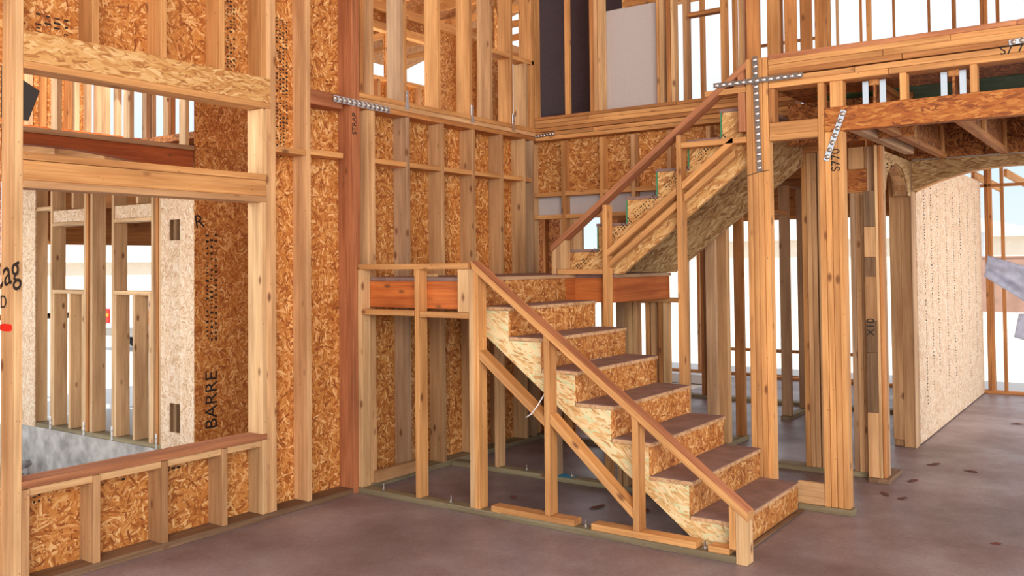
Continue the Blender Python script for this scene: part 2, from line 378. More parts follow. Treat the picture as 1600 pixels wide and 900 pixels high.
# part behind the stairs
ys2 = (4.78, 4.82, 5.20, 5.61, 6.017, 6.42, 6.765, 6.90)
for i, y in enumerate(ys2): lstud(y, T2, 2.72, ('pine', 'pine', 'grey', 'pine', 'pine', 'pine', 'pale', 'grey')[i])
for a, b_ in zip(ys2[1:-1], ys2[2:]): box('blocking', wl, (XO, XL), (a+.001, b_-.039), (2.338, 2.376), 'gold')
for i, (z0, z1) in enumerate(((2.722, 2.758), (2.760, 2.796), (2.798, 2.834))): box('top_plate', wl, (XO-.02, XL), (4.665, 6.93), (z0, z1), ('warm', 'pine', 'gold')[i])
box('bottom_block', wl, (XL+.002, XL+.040), (4.78, 5.32), (.04, .125), 'pine')
# ink stamps on the boards (illegible printed rows), handwriting
def stamp_rows(parent, x, y0, y1, z0, z1, rows=3, seed=1, name='ink_stamp', axis='x', grow=1.0):
    rnd = random.Random(seed); bm = bmesh.new()
    for r in range(rows):
        yc = y0+(y1-y0)*(r+.5)/rows; z = z0
        while z < z1:
            h = rnd.uniform(.010, .03)*grow; w = (y1-y0)/rows*rnd.uniform(.35, .75)
            if rnd.random() < .78:
                cc = (x, yc, z+h/2) if axis == 'x' else (yc, x, z+h/2); sz = (.0008, w, h*.45) if axis == 'x' else (w, .0008, h*.45)
                bmesh.ops.create_cube(bm, size=1, matrix=Matrix.Translation(cc) @ Matrix.Diagonal((*sz, 1)))
            z += h*1.15
    return fin(bm, name, 'black', parent, Matrix.Identity(4))
stamp_rows(wl, XO-.0003, 4.02, 4.13, 2.32, 3.25, 4, 3)
stamp_rows(wl, XO-.0003, 2.75, 2.95, .40, .47, 5, 4); stamp_rows(wl, XO-.0003, 3.13, 3.30, .40, .47, 5, 5); stamp_rows(wl, XO-.0003, 2.42, 2.52, .38, .44, 4, 15)
stamp_rows(wl, XO-.0003, 2.42, 2.62, 2.82, 2.94, 4, 6); stamp_rows(wl, XO-.0003, 3.60, 3.70, 2.80, 3.3, 4, 7)
text('handwriting', near, 'Cag', (-4.705, 2.2613, 1.57), (1, 0, .25), (-.25, 0, 1), .20)
text('handwriting', near, 'D', (-4.712, 2.2613, 1.43), (1, 0, 0), (0, 0, 1), .09)
prism('red_paint_mark', near, [(-4.685+.06*math.copysign(abs(math.cos(t*.2618))**.6, math.cos(t*.2618)), 1.305+.019*math.copysign(abs(math.sin(t*.2618))**.6, math.sin(t*.2618))) for t in range(24)], 'y', 2.2605, 2.2618, 'redink', 0)

# reddish column between room and stairs
c = thing('corner_column', 'tall reddish brown built-up column between the left wall and the stair wall', 'column', (-4.67, 4.62, 0))
box('column_ply', c, (XO, XL+.004), (4.585, 4.6275), (.001, 5.4), 'red')
box('column_ply', c, (XO, XL-.001), (4.6285, 4.664), (.001, 5.4), 'red')
text('handwriting', c, 'STRAP', (XL+.0048, 4.606, 2.60), (0, 0, 1), (0, -1, 0), .055)

# ================================================================== stair rail wall (y = 4.63 .. 4.719)
YA, YB = 4.630, 4.719
rw = thing('stair_rail_wall', 'open stud half wall with sloping cap rail in front of the lower stair flight', 'half wall', (-3.2, YA, 0))
def yst(p, x0, z0, z1, mat='gold', name='stud', ya=YA, yb=YB, w=T2): return box(name, p, (x0, x0+w), (ya, yb), (z0, z1), mat)
box('sole_plate', rw, (-4.598, -1.832), (YA, YB), (0, T2), 'treated')
box('second_plate', rw, (-3.44, -2.83), (YA, YB), (T2+.001, .076), 'gold')
box('second_plate', rw, (-2.715, -2.06), (YA, YB), (T2+.001, .076), 'gold')
box('second_plate', rw, (-1.99, -1.870), (YA, YB), (T2+.001, .072), 'gold')
yst(rw, -4.598, T2+.001, 1.566, 'pale')
yst(rw, -4.067, T2+.001, 1.566, 'gold')
box('newel_stud', rw, (-3.605, -3.567), (YA, YB), (T2+.001, 1.566), 'pale')
box('newel_stud', rw, (-3.566, -3.528), (YA, YB), (T2+.001, 1.553), 'gold')
def railz(x): return .285 + (-1.775-x)*.7405            # underside of cap = railz - ...
CT = .047
yst(rw, -3.034, .077, railz(-3.034)-CT, 'gold'); yst(rw, -2.440, .077, railz(-2.44)-CT, 'gold'); yst(rw, -1.869, .073, railz(-1.87)-CT, 'gold')
prism('end_stud', rw, [(-1.830, .001), (-1.770, .001), (-1.770, railz(-1.77)-CT+.012), (-1.830, railz(-1.83)-CT+.012)], 'y', YA-.004, YB, 'pale', grain=(0, 0, 1))
box('cap_rail', rw, (-4.596, -3.61), (YA, YB+.002), (1.567, 1.605), 'gold')
sc_ = [(-3.609, 1.567), (-3.609, 1.612), (-3.56, railz(-3.56)), (-1.772, railz(-1.772)), (-1.772, railz(-1.772)-CT), (-3.545, railz(-3.545)-CT)]
prism('sloping_cap_rail', rw, [(-3.585, railz(-3.585)-.005), (-1.765, railz(-1.765)), (-1.765, railz(-1.765)-CT), (-3.575, railz(-3.575)-CT-.005)], 'y', YA-.006, YB+.003, 'gold', grain=(1, 0, -.74))
prism('stained_top', rw, [(-3.583, railz(-3.583)-.0035), (-1.766, railz(-1.766)+.0018), (-1.766, railz(-1.766)+.0003), (-3.583, railz(-3.583)-.005)], 'y', YA-.002, YB+.001, 'rail', 0, grain=(1, 0, -.74))
box('ledger', rw, (-4.555, -4.07), (YA-.004, YB-.03), (1.252, 1.29), 'gold')
box('ledger', rw, (-4.025, -3.608), (YA+.002, YB-.03), (1.246, 1.284), 'gold')
box('side_board', rw, (-3.705, -3.608), (YA+.012, YB-.03), (1.285, 1.566), 'pale')
for nm, x0, z0, x1, z1 in (('brace', -3.527, 1.035, -3.036, .655), ('brace', -2.994, .675, -2.442, .19)):
    sl = (z1-z0)/(x1-x0)
    prism(nm, rw, [(x0, z0+.012), (x1, z1+.012), (x1, z1-.045), (x0, z0-.045)], 'y', YA+.002, YB, 'gold', grain=(1, 0, sl))
bm = bmesh.new()
tube(bm, [(-3.16, 4.624, .655), (-3.12, 4.622, .68), (-3.075, 4.624, .735), (-3.06, 4.68, .80), (-3.05, 4.74, .835)], .004)
o = fin(bm, 'cord', 'white', None, Matrix.Identity(4), True); tag(o, 'short white cord hanging over the diagonal brace of the stair wall', 'cord')

# ================================================================== lower stair flight
RUN, RISE = .2465, .1905
ls = thing('staircase', 'lower wooden stair flight with dusty brown treads and strand board risers', 'stairs', (-2.7, 5.3, 0))
SY0, SY1 = 4.765, 5.858
nose = [-1.886 - RUN*k for k in range(8)]
ztop = [.178 + RISE*k for k in range(8)]
LXS = -3.606
def saw(x_noses, z_tops, n, bot):
    p = []
    for k in range(n):
        p.append((x_noses[k]-.022, (z_tops[k-1]-.026) if k else 0.0)); p.append((x_noses[k]-.022, z_tops[k]-.026))
    return p
for y0, y1 in ((SY0, SY0+.040), (5.29, 5.33), (SY1-.055, SY1-.015)):
    p = [(nose[0]-.022, .005)]
    for k in range(7):
        p.append((nose[k]-.022, ztop[k]-.026)); p.append((nose[k+1]-.022, ztop[k]-.026))
    p[-1] = (LXS, ztop[6]-.026); p += [(LXS, 1.155), (-2.075, .005)]
    prism('stringer', ls, p, 'y', y0, y1, 'lsl', .001, grain=(1, 0, -.77))
for k in range(7):
    t = box('tread', ls, (max(nose[k+1]-.012, LXS), nose[k]), (SY0-.004, SY1), (ztop[k]-.0235, ztop[k]), 'tread', .004)
    box('tread_edge', t, (nose[k]+.0002, nose[k]+.002), (SY0-.004, SY1), (ztop[k]-.0235, ztop[k]-.003), 'tan', 0)
    box('tread_edge', t, (max(nose[k+1]-.012, LXS), nose[k]), (SY0-.0062, SY0-.0042), (ztop[k]-.0235, ztop[k]-.003), 'tan', 0)
    zb = .004 if k == 0 else ztop[k-1]+.001
    box('riser', ls, (nose[k]-.021, nose[k]-.009), (SY0+(.0 if k else -.0), SY1-.002), (zb, ztop[k]-.0245), 'osb', 0)
# side board closing the foot of the stair against the post
sb = box('kick_board', None, (-1.905, -1.733), (5.885, 5.922), (.040, .178), 'pale'); tag(sb, 'short pale board on edge between the bottom step and the right hand post', 'board')
tp = box('sole_plate', None, (-1.90, -1.56), (5.875, 5.975), (0, T2), 'treated'); tag(tp, 'short greenish plate under the kick board and right hand post', 'plate')

# ================================================================== landing
ld = thing('stair_landing', 'mid stair landing with dusty deck, orange rim boards and strand board riser', 'landing', (-4.1, 5.8, 0))
LX = -3.612
box('deck', ld, (-4.597, LX), (4.722, 6.93), (1.486, 1.512), 'tread', .003)
box('deck_edge', ld, (LX+.0005, LX+.003), (4.722, 6.93), (1.487, 1.510), 'grey', 0)
box('rim_board', ld, (-4.597, LX-.01), (4.722, 4.76), (1.30, 1.485), 'glulam')
box('rim_board', ld, (LX-.045, LX-.007), (4.762, 6.93), (1.305, 1.485), 'glulam')
box('riser', ld, (LX-.0065, LX+.004), (4.80, 5.82), (1.322, 1.485), 'osb', 0)
box('deck', ld, (LX+.004, -3.27), (5.975, 6.93), (1.486, 1.512), 'tread', .003)
box('deck_edge', ld, (-3.2695, -3.267), (5.975, 6.93), (1.487, 1.510), 'grey', 0)
box('rim_board', ld, (-3.315, -3.278), (5.975, 6.93), (1.30, 1.485), 'glulam')
box('rim_board', ld, (LX-.006, -3.325), (5.975, 6.013), (1.30, 1.485), 'glulam')
for y in (5.1, 5.5, 5.9, 6.3, 6.7): box('joist', ld, (-4.597, LX-.046), (y, y+T2), (1.30, 1.485), 'warm')
sl_ = box('deck_scrap', None, (-4.10, -4.03), (4.80, 4.84), (1.513, 1.535), 'pale'); tag(sl_, 'tiny pale wood scrap lying on the landing edge', 'scrap')

o = box('scrap_strip', None, (-1.878, -1.850), (4.80, 5.84), (.001, .014), 'old'); tag(o, 'thin dark strip of scrap wood lying along the foot of the bottom riser', 'scrap')
# cripple wall under the landing and stair
cw = thing('under_stair_wall', 'low stud wall in the shadow under the stair, with blue paint at its feet', 'stud wall', (-3.8, 5.70, 0))
box('sole_plate', cw, (-4.59, -2.30), (5.66, 5.75), (0, T2), 'treated')
yst(cw, -4.165, T2+.001, 1.298, 'pine', ya=5.66, yb=5.749); yst(cw, -3.64, T2+.001, 1.02, 'grey', ya=5.66, yb=5.749); yst(cw, -3.10, T2+.001, .66, 'pine', ya=5.66, yb=5.749)
yst(cw, -3.055, T2+.001, .62, 'pine', ya=5.66, yb=5.749)
box('paint_mark', cw, (-3.70, -3.48), (5.655, 5.752), (T2+.0005, T2+.0025), 'bluetape', 0)
box('paint_mark', cw, (-3.64, -3.602), (5.656, 5.6595), (T2+.003, .09), 'bluetape', 0)

def bolt(x, y, z, lab):
    bm = bmesh.new(); cyl(bm, (0, 0, .022), .006, .044, 10); cyl(bm, (0, 0, .010), .012, .010, 6); cyl(bm, (0, 0, .002), .020, .003, 16)
    o = fin(bm, 'anchor_bolt', 'steeldull', None, Matrix.Translation((x, y, z)))
    tag(o, lab, 'bolt', 'anchor bolts standing out of the sole plates')
bolt(-4.40, 4.675, T2, 'anchor bolt in the sole plate just right of the corner column')
bolt(-3.80, 4.675, T2, 'anchor bolt in the sole plate left of the tall newel studs')
bolt(-2.775, 4.675, T2, 'anchor bolt in the gap between the two long second plates of the stair wall')
bolt(-2.025, 4.675, T2, 'anchor bolt near the foot of the stair rail wall')
bolt(-3.90, 5.705, T2, 'anchor bolt in the plate under the stair, left of the blue paint')
bolt(-3.50, 5.705, T2+.002, 'anchor bolt beside the blue paint under the stair')

# ================================================================== middle wall / upper flight rail (y = 5.88 .. 5.969)
MA, MB = 5.880, 5.969
mw = thing('upper_rail_wall', 'stud wall carrying the sloping rail of the upper stair flight', 'half wall', (-3, MA, 0))
def ur(x): return 1.745 + (x+3.758)*.770
yst(mw, -3.322, .001, ur(-3.32)-.055, 'gold', ya=MA, yb=MB); yst(mw, -2.721, .001, ur(-2.72)-.055, 'gold', ya=MA, yb=MB)
box('sole_plate', mw, (-3.72, -3.325), (MA, MB), (1.513, 1.551), 'gold')
for i, x in enumerate((-3.768, -3.729, -3.690)): prism('short_stud', mw, [(x, 1.513 if i == 0 else 1.552), (x+.037, 1.513 if i == 0 else 1.552), (x+.037, ur(x+.037)-.052), (x, ur(x)-.052)], 'y', MA, MB, 'pale', grain=(0, 0, 1))
prism('sloping_cap_rail', mw, [(-3.775, ur(-3.775)), (-2.20, ur(-2.20)), (-2.20, ur(-2.20)-.05), (-3.775, ur(-3.775)-.05)], 'y', MA-.008, MB+.008, 'rail', grain=(1, 0, .77))
def dz(x, off): return 1.682 + off + (x+3.301)*.765
for off, yy in ((0, MA), (-.085, MA+.03)):
    prism('sloping_plate', mw, [(-3.283, dz(-3.283, off)), (-2.725, dz(-2.725, off)), (-2.725, dz(-2.725, off)-.05), (-3.283, dz(-3.283, off)-.05)], 'y', yy, MB, 'gold', grain=(1, 0, .77))
    prism('sloping_plate', mw, [(-2.68, dz(-2.68, off)), (-2.30, dz(-2.30, off)), (-2.30, dz(-2.30, off)-.05), (-2.68, dz(-2.68, off)-.05)], 'y', yy, MB, 'gold', grain=(1, 0, .77))
box('crosspiece', mw, (-2.682, -2.208), (MA, MB), (2.397, 2.436), 'gold')
box('crosspiece', mw, (-2.50, -2.209), (MA, MB), (2.735, 2.773), 'gold')
box('hanging_stud', mw, (-2.262, -2.212), (MA, MB), (2.47, 2.734), 'rail')
box('hanging_stud', mw, (-2.262, -2.212), (MA, MB), (2.774, 2.885), 'rail')

# big posts
def post(name, lab, xs, ya, yb, z0, z1, mats, step=T2):
    p = thing(name, lab, 'post', ((xs[0]+xs[-1])/2, ya, z0)); x = xs[0]
    k = 0
    while x < xs[1]-.01:
        w = min(step, xs[1]-x); box('post_stud', p, (x, x+w-.0015), (ya+.002*(k % 2), yb), (z0, z1), mats[k % len(mats)], .0042); x += step; k += 1
    return p
post('built_up_post', 'tall golden post of four nailed studs rising beside the stair treads', (-2.206, -2.052), MA, MB, .001, 2.955, ('gold',))
post('built_up_post', 'golden post of three nailed studs right of the bottom step, marked with handwriting', (-1.690, -1.576), MA, MB, T2+.001, 2.418, ('gold',))
k = box('king_stud', None, (-1.7305, -1.692), (MA, MB), (T2+.001, 2.738), 'gold'); tag(k, 'slender golden stud nailed on the left side of the post by the bottom step', 'stud')

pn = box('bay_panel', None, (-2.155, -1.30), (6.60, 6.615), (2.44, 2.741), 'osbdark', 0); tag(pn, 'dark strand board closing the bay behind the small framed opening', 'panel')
# window like box between the posts
tb = thing('transom_frame', 'small framed opening between the two golden posts under the upper beam', 'frame', (-1.88, MA, 2.4))
box('header_board', tb, (-2.050, -1.732), (MA+.006, MA+.045), (2.432, 2.512), 'gold')
box('header_plate', tb, (-2.050, -1.732), (MA, MB), (2.392, 2.431), 'gold')
box('side_trimmer', tb, (-2.050, -2.013), (MA+.004, MB), (2.513, 2.738), 'warm')

# ================================================================== upper beam (layered plates) above the posts
ub = thing('upper_floor_edge', 'long layered golden plates forming the upper floor edge on the right', 'beam', (-1.0, MA, 2.74))
lay = [(2.740, 2.776, 'gold'), (2.777, 2.813, 'gold'), (2.822, 2.857, 'warm'), (2.858, 2.895, 'gold'), (2.896, 2.932, 'gold'), (2.933, 2.965, 'rail')]
for i, (z0, z1, mt) in enumerate(lay):
    brk = (-1.3, -1.5, -1.22, -1.33, -.95, -.6)[i]
    box('plate', ub, (-2.051, brk), (MA+(.004 if i % 2 else 0), MB+.05), (z0, z1), mt)
    box('plate', ub, (brk+.003, 3.2), (MA+(.0 if i % 2 else .003), MB+.05), (z0, z1), mt)
lv = box('strand_beam', None, (-1.690, 3.2), (MA+.001, MB), (2.420, 2.572), 'lslred'); tag(lv, 'long reddish strand lumber beam over the hallway opening', 'beam')
cr = thing('cripple_studs_row', 'short upright cripples standing on the reddish strand beam', 'cripples', (-1.2, MA, 2.573))
box('cripple_board', cr, (-1.655, -1.575), (MA+.008, MB), (2.573, 2.739), 'gold')
for x in (-1.235, -.848, -.44): box('cripple_stud', cr, (x, x+T2), (MA+.002, MB), (2.573, 2.739), 'gold')
rp = thing('hallway_post', 'post carrying the far end of the reddish strand beam', 'post', (-.42, MA, 0))
for i in range(3): box('post_stud', rp, (-.50+i*.0385+.12, -.463+i*.0385+.12), (MA, MB), (.001, 2.419), 'gold')

# joists over the hall with hangers
def joist(x, lab, y0=5.975, y1=8.28, mats=('warm', 'osbdark')):
    j = thing('ceiling_joist', lab, 'joist', (x, y0, 2.44), 'joists over the hallway')
    box('bottom_flange', j, (x-.03, x+.03), (y0, y1), (2.444, 2.482), mats[0]); box('top_flange', j, (x-.03, x+.03), (y0, y1), (2.70, 2.738), mats[0])
    box('web', j, (x-.006, x+.006), (y0, y1), (2.483, 2.699), mats[1], 0)
    for sx in (-1, 1): box('hanger_flange', j, (x+sx*.052-.018, x+sx*.052+.018), (y0-.002, y0+.001), (2.573, 2.73), 'steel', 0)
    for yy in (7.0, 8.1): box('web_stiffener', j, (x+.007, x+.028), (yy, yy+.09), (2.484, 2.698), 'gold')
joist(-1.405, 'wooden ceiling joist nearest the posts over the hallway')
joist(-.95, 'wooden ceiling joist in the middle of the hallway ceiling')
joist(-.50, 'wooden ceiling joist at the right picture edge over the hallway')
dj = box('doubled_joist', None, (-1.60, -1.53), (5.975, 7.75), (2.44, 2.53), 'grey'); tag(dj, 'thick grey board running back from the post along the hallway ceiling', 'joist')
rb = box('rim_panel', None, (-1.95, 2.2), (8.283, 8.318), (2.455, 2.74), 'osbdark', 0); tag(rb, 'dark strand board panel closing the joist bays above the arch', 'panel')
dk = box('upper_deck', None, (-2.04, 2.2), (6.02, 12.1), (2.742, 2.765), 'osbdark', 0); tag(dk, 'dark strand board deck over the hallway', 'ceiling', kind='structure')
gp = box('deck_patch', None, (-1.9, -.6), (6.4, 8.2), (2.7385, 2.7415), 'greenpanel', 0); tag(gp, 'dark green panel on the underside of the hallway deck', 'panel')

# ================================================================== arch at the end of the hall
ah = thing('arched_header', 'wide strand lumber header with a shallow arch over the hallway', 'arch', (-.95, 8.3, 2.1))
R = (.78**2+.178**2)/(2*.178); xc = -.88; zc = 2.355-R
pts = [(-1.662, 2.443), (-1.662, 2.17)]
for i in range(25):
    x = -1.66 + 1.56*i/24; pts.append((x, zc+math.sqrt(max(0, R*R-(x-xc)**2))))
pts += [(-.098, 2.17), (-.098, 2.443)]
prism('arch_panel', ah, pts[:1]+pts[2:-2]+pts[-1:], 'y', 8.300, 8.315, 'lslbrown', 0)
prism('arch_panel', ah, pts[:1]+pts[2:-2]+pts[-1:], 'y', 8.425, 8.440, 'lslbeam', 0)
box('metal_cap', ah, (-1.66, -.098), (8.292, 8.448), (2.444, 2.452), 'steeldull', 0)
for i in range(12):
    x0 = -1.65+1.54*i/12; x1 = x0+1.54/12-.004
    za = zc+math.sqrt(R*R-(x0-xc)**2); zb = zc+math.sqrt(R*R-(x1-xc)**2)
    stick('arch_block', ah, (x0, 8.37, za-.0+.016), (x1, 8.37, zb+.016), .108, .03, 'gold', flat=(0, 0, 1))
hp = thing('hall_column', 'double stud column carrying the left foot of the shallow arch', 'column', (-1.75, 8.3, 0))
box('post_stud', hp, (-1.850, -1.762), (8.300, 8.338), (.06, 2.44), 'pine'); box('post_stud', hp, (-1.761, -1.676), (8.300, 8.338), (.0, 2.44), 'pine')
box('edge_board', hp, (-1.675, -1.664), (8.29, 8.44), (.0, 2.44), 'grey'); box('post_stud', hp, (-1.85, -1.68), (8.34, 8.44), (.0, 2.44), 'pine')
rc = thing('hall_column', 'column carrying the right foot of the shallow arch', 'column', (-.1, 8.3, 0))
box('post_stud', rc, (-.098, -.01), (8.3, 8.44), (0, 2.44), 'pine')

# small arch in the side wall of the hall
sa = thing('side_arch', 'small round arched panel in the side wall of the hallway', 'arch', (-1.67, 7.8, 2.1))
q = [(7.36, 2.440), (7.36, 2.14)]
for i in range(17):
    a = math.pi*(1-i/16); q.append((7.80+.39*math.cos(a), 2.14+.235*math.sin(a)))
q += [(8.285, 2.14), (8.285, 2.440)]
q = [(y, z) for y, z in q]
for x0 in (-1.682, -1.79): prism('arch_panel', sa, q, 'x', x0, x0+.012, 'lslbrown', 0)
for i in range(16):
    a0 = math.pi*(1-i/16); a1 = math.pi*(1-(i+1)/16)
    stick('arch_liner', sa, (-1.73, 7.80+.386*math.cos(a0), 2.14+.231*math.sin(a0)), (-1.73, 7.80+.386*math.cos(a1), 2.14+.231*math.sin(a1)), .094, .006, 'pine', flat=(0, math.cos(a0), math.sin(a0)+.01))
stamp_rows(sa, 7.355, -1.66, -1.60, 2.30, 2.34, 2, 9, axis='y')

# end of the back wall on the hall side
hw = thing('hall_wall_end', 'bundle of studs with patchy dark blocked post at the end of the back wall', 'stud wall', (-1.75, 6.95, 0))
box('sole_plate', hw, (-1.86, -1.712), (6.98, 7.07), (0, T2), 'treated')
for x, mt in ((-1.832, 'grey'), (-1.793, 'pine'), (-1.754, 'pale')): yst(hw, x, T2+.001, 2.10, mt, ya=6.98, yb=7.069)
box('strand_header', hw, (-1.86, -1.60), (6.98, 7.02), (2.112, 2.275), 'lslred'); box('header_plate', hw, (-1.86, -1.60), (6.975, 7.069), (2.10, 2.111), 'gold')
for x, w_ in ((-1.84, .112), (-1.724, .05), (-1.672, .07)): box('cripple_board', hw, (x, x+w_), (6.99, 7.06), (2.276, 2.44), 'pine')
zz = [.035, .50, .93, 1.16, 1.48, 1.62, 1.84, 2.10]
for i in range(7): box('spacer_block', hw, (-1.704, -1.628), (6.86, 6.95), (zz[i]+.001, zz[i+1]), ('pine', 'old', 'old', 'pine', 'old', 'pine', 'old')[i])
box('sole_plate', hw, (-1.706, -1.56), (6.85, 7.25), (0, .034), 'brownplate')
for i, x in enumerate((-1.626, -1.605)): box('edge_board', hw, (x, x+.018), (6.862+.02*i, 6.96), (.035, 2.43), ('pale', 'warm')[i])
box('edge_stud', hw, (-1.706, -1.584), (6.97, 7.008), (.035, 2.43), 'grey'); box('edge_stud', hw, (-1.72, -1.640), (7.21, 7.248), (.035, 2.43), 'pine')
text('handwriting', hw, 'X10', (-1.668, 6.859, 1.115), (0, 0, 1), (-1, 0, 0), .075)

# wall of the hall (bright sheathed side)
hl = thing('wall_hall', 'bright pale strand board wall along the left of the hallway', 'wall', (-1.66, 10.2, 0), kind='structure')
for a, b_ in ((8.445, 9.66), (9.662, 10.88), (10.882, 12.09)): osb(hl, (-1.672, -1.660), (a, b_), (.012, 2.52), 'osbpale')
box('sole_plate', hl, (-1.765, -1.674), (8.445, 12.09), (.001, T2), 'treated')
for k in range(9): box('stud', hl, (-1.765, -1.674), (8.6+.4064*k, 8.638+.4064*k), (T2+.001, 2.52), 'pine')
for k, y in enumerate((8.75, 9.05, 9.35, 9.8, 10.2, 10.6, 11.1, 11.6)): stamp_rows(hl, -1.6594, y, y+.06, .3+.1*(k % 3), 2.35, 1, 20+k)

# open end wall y = 12.1
ew = thing('wall_end', 'open framed end wall at the far end of the hallway', 'wall', (-1, 12.1, 0), kind='structure')
box('sole_plate', ew, (-4.5, 2.2), (12.10, 12.19), (.001, T2), 'warm'); box('header_rail', ew, (-1.89, 2.2), (12.10, 12.19), (2.455, 2.49), 'warm')
box('stud', ew, (-1.928, -1.890), (12.10, 12.19), (T2, 4.9), 'warm')
for x in (-1.621, -1.583): box('stud', ew, (x, x+T2-.001), (12.10, 12.19), (T2, 4.9), 'warm')
for x in (-1.452, -1.05, -.65, -.25, .15, .55, -2.20, -2.61, -3.01): box('stud', ew, (x, x+(T2 if x > -2 else .03)), (12.10, 12.14 if x > -2 else 12.13), (T2, 5.6), 'warm')
stick('brace', ew, (-3.05, 12.13, 4.05), (-2.75, 12.13, 3.83), .012, .012, 'red')
for i, x in enumerate((-1.75, -1.40, -.70)):
    o = stick('rafter_tail', None, (x, 12.195, 2.62), (x+.18, 13.3, 2.50), .09, T2, 'gold', flat=(1, 0, 0)); tag(o, ('rafter tail just left of the end wall studs beyond the arch', 'rafter tail between the end wall studs beyond the arch', 'rafter tail at the right picture edge beyond the arch')[i], 'rafter', 'rafter tails beyond the arch')

# ================================================================== wall_back (y = 6.95)
BA, BB = 6.95, 7.04
wb = thing('wall_back', 'framed back wall of the stair well with strand board and grey board infill', 'wall', (-3.6, BA, 0), kind='structure')
def bst(x, z0, z1, mat='pine', name='stud', w=T2): return box(name, wb, (x, x+w), (BA, BB), (z0, z1), mat)
box('sole_plate', wb, (-4.75, -3.10), (BA, BB), (0, T2), 'treated'); box('sole_plate', wb, (-2.42, -2.04), (BA, BB+.05), (0, T2), 'treated')
for i, x in enumerate((-4.683, -4.342, -3.945, -3.637)): bst(x, T2+.001, 2.70, ('pale', 'gold', 'gold', 'pine')[i])
bst(-3.30, 1.9, 2.70, 'pine'); bst(-2.95, 2.2, 2.70, 'pine')
for i, (x, w_, mt) in enumerate(((-3.800, .076, 'grey'), (-3.722, T2, 'pale'), (-3.683, T2, 'pale'), (-3.52, T2, 'gold'), (-3.47, T2, 'pine'), (-3.40, T2, 'warm'), (-3.358, T2, 'pale'))):
    bst(x, T2+.001, 1.26, mt, w=w_)
bst(-3.19, T2+.001, 1.75, 'pine', w=T2)
box('top_rail', wb, (-3.60, -3.20), (BA, BB), (1.262, 1.30), 'gold')
xs_ = (-4.683, -4.342, -3.945, -3.637, -3.30)
for a, b_ in zip(xs_[:-1], xs_[1:]):
    box('blocking', wb, (a+.0385, b_-.0005), (BA+.002, BB-.01), (2.205, 2.243), 'gold'); box('blocking', wb, (a+.0385, b_-.0005), (BA+.002, BB-.01), (2.00, 2.038), 'gold')
box('blocking', wb, (-3.26, -2.7), (BA, BB), (2.29, 2.33), 'gold')
osb(wb, (-4.75, -3.62), (BB+.001, BB+.012), (2.244, 2.72), 'osb'); osb(wb, (-3.618, -2.42), (BB+.001, BB+.012), (2.244, 2.72), 'osb')
box('grey_board', wb, (-4.75, -3.34), (BB+.001, BB+.014), (2.04, 2.242), 'foam', 0)
osb(wb, (-4.75, -4.28), (BB+.001, BB+.012), (0.0, 1.30), 'osbdark')
box('lattice_stud', wb, (-2.72, -2.68), (BA, BB), (2.5, 2.72), 'pine'); box('lattice_stud', wb, (-2.64, -2.60), (BA, BB), (2.5, 2.72), 'pine'); box('lattice_stud', wb, (-2.56, -2.52), (BA, BB), (2.5, 2.72), 'pine'); box('lattice_stud', wb, (-2.46, -2.42), (BA, BB), (2.5, 2.72), 'pine')
lay = [(2.722, 2.757, 'gold'), (2.759, 2.794, 'gold'), (2.800, 2.834, 'warm'), (2.836, 2.871, 'gold'), (2.873, 2.905, 'gold'), (2.907, 2.935, 'warm')]
for i, (z0, z1, mt) in enumerate(lay):
    brk = (-3.9, -4.0, -3.6, -3.9, -4.05, -3.2)[i]; dy = (.003, 0, .006, 0, .004, 0)[i]
    box('top_plate', wb, (-4.68, brk), (BA-.01+dy, BB+.05), (z0, z1), mt); box('top_plate', wb, (brk+.003, -2.21), (BA-.01+dy, BB+.05), (z0, z1), mt)
post('stud_bundle', 'bundle of three golden studs standing behind the two golden posts', (-2.183, -2.060), BA, BB, T2+.001, 2.42, ('gold', 'pine', 'pine'))
bx_ = box('pale_edge_stud', None, (-2.058, -2.030), (BA, BB), (T2+.001, 2.42), 'pale'); tag(bx_, 'thin pale stud on the right of the rear stud bundle', 'stud')
box('cross_beam', wb, (-2.42, -2.04), (BA, BB), (2.421, 2.50), 'warm')

# ================================================================== upper stair flight
us = thing('staircase', 'upper stair flight seen from below, strand lumber stringers rising to the right', 'stairs', (-3, 6.4, 1.51))
ux = [-3.665 + .2485*k for k in range(7)]; uz = [1.680 + .1905*k for k in range(7)]
def ulow(x): return 1.519 + .765*(x+3.215)
for y0, y1, mt in ((5.995, 6.035, 'lslbeam'), (6.895, 6.935, 'lslbrown')):
    p = [(ux[0], 1.515)]
    for k in range(6): p.append((ux[k], uz[k])); p.append((ux[k+1], uz[k]))
    p += [(ux[6], uz[6]), (-2.16, uz[6]), (-2.16, ulow(-2.16)), (-3.22, 1.515)]
    prism('stringer', us, p, 'y', y0, y1, mt, .001, grain=(1, 0, .77))
for k in range(6):
    box('tread', us, (ux[k]-.02, ux[k+1]), (5.995, 6.937), (uz[k]+.001, uz[k]+.024), 'tread')
    r_ = box('riser', us, (ux[k]-.0115, ux[k]-.0005), (5.995, 6.937), ((uz[k-1]+.025) if k else 1.514, uz[k]), 'osb', 0)
    if k: box('painted_edge', r_, (ux[k]-.012, ux[k]), (5.992, 5.9945), ((uz[k-1]+.02), uz[k]), 'greenedge', 0)
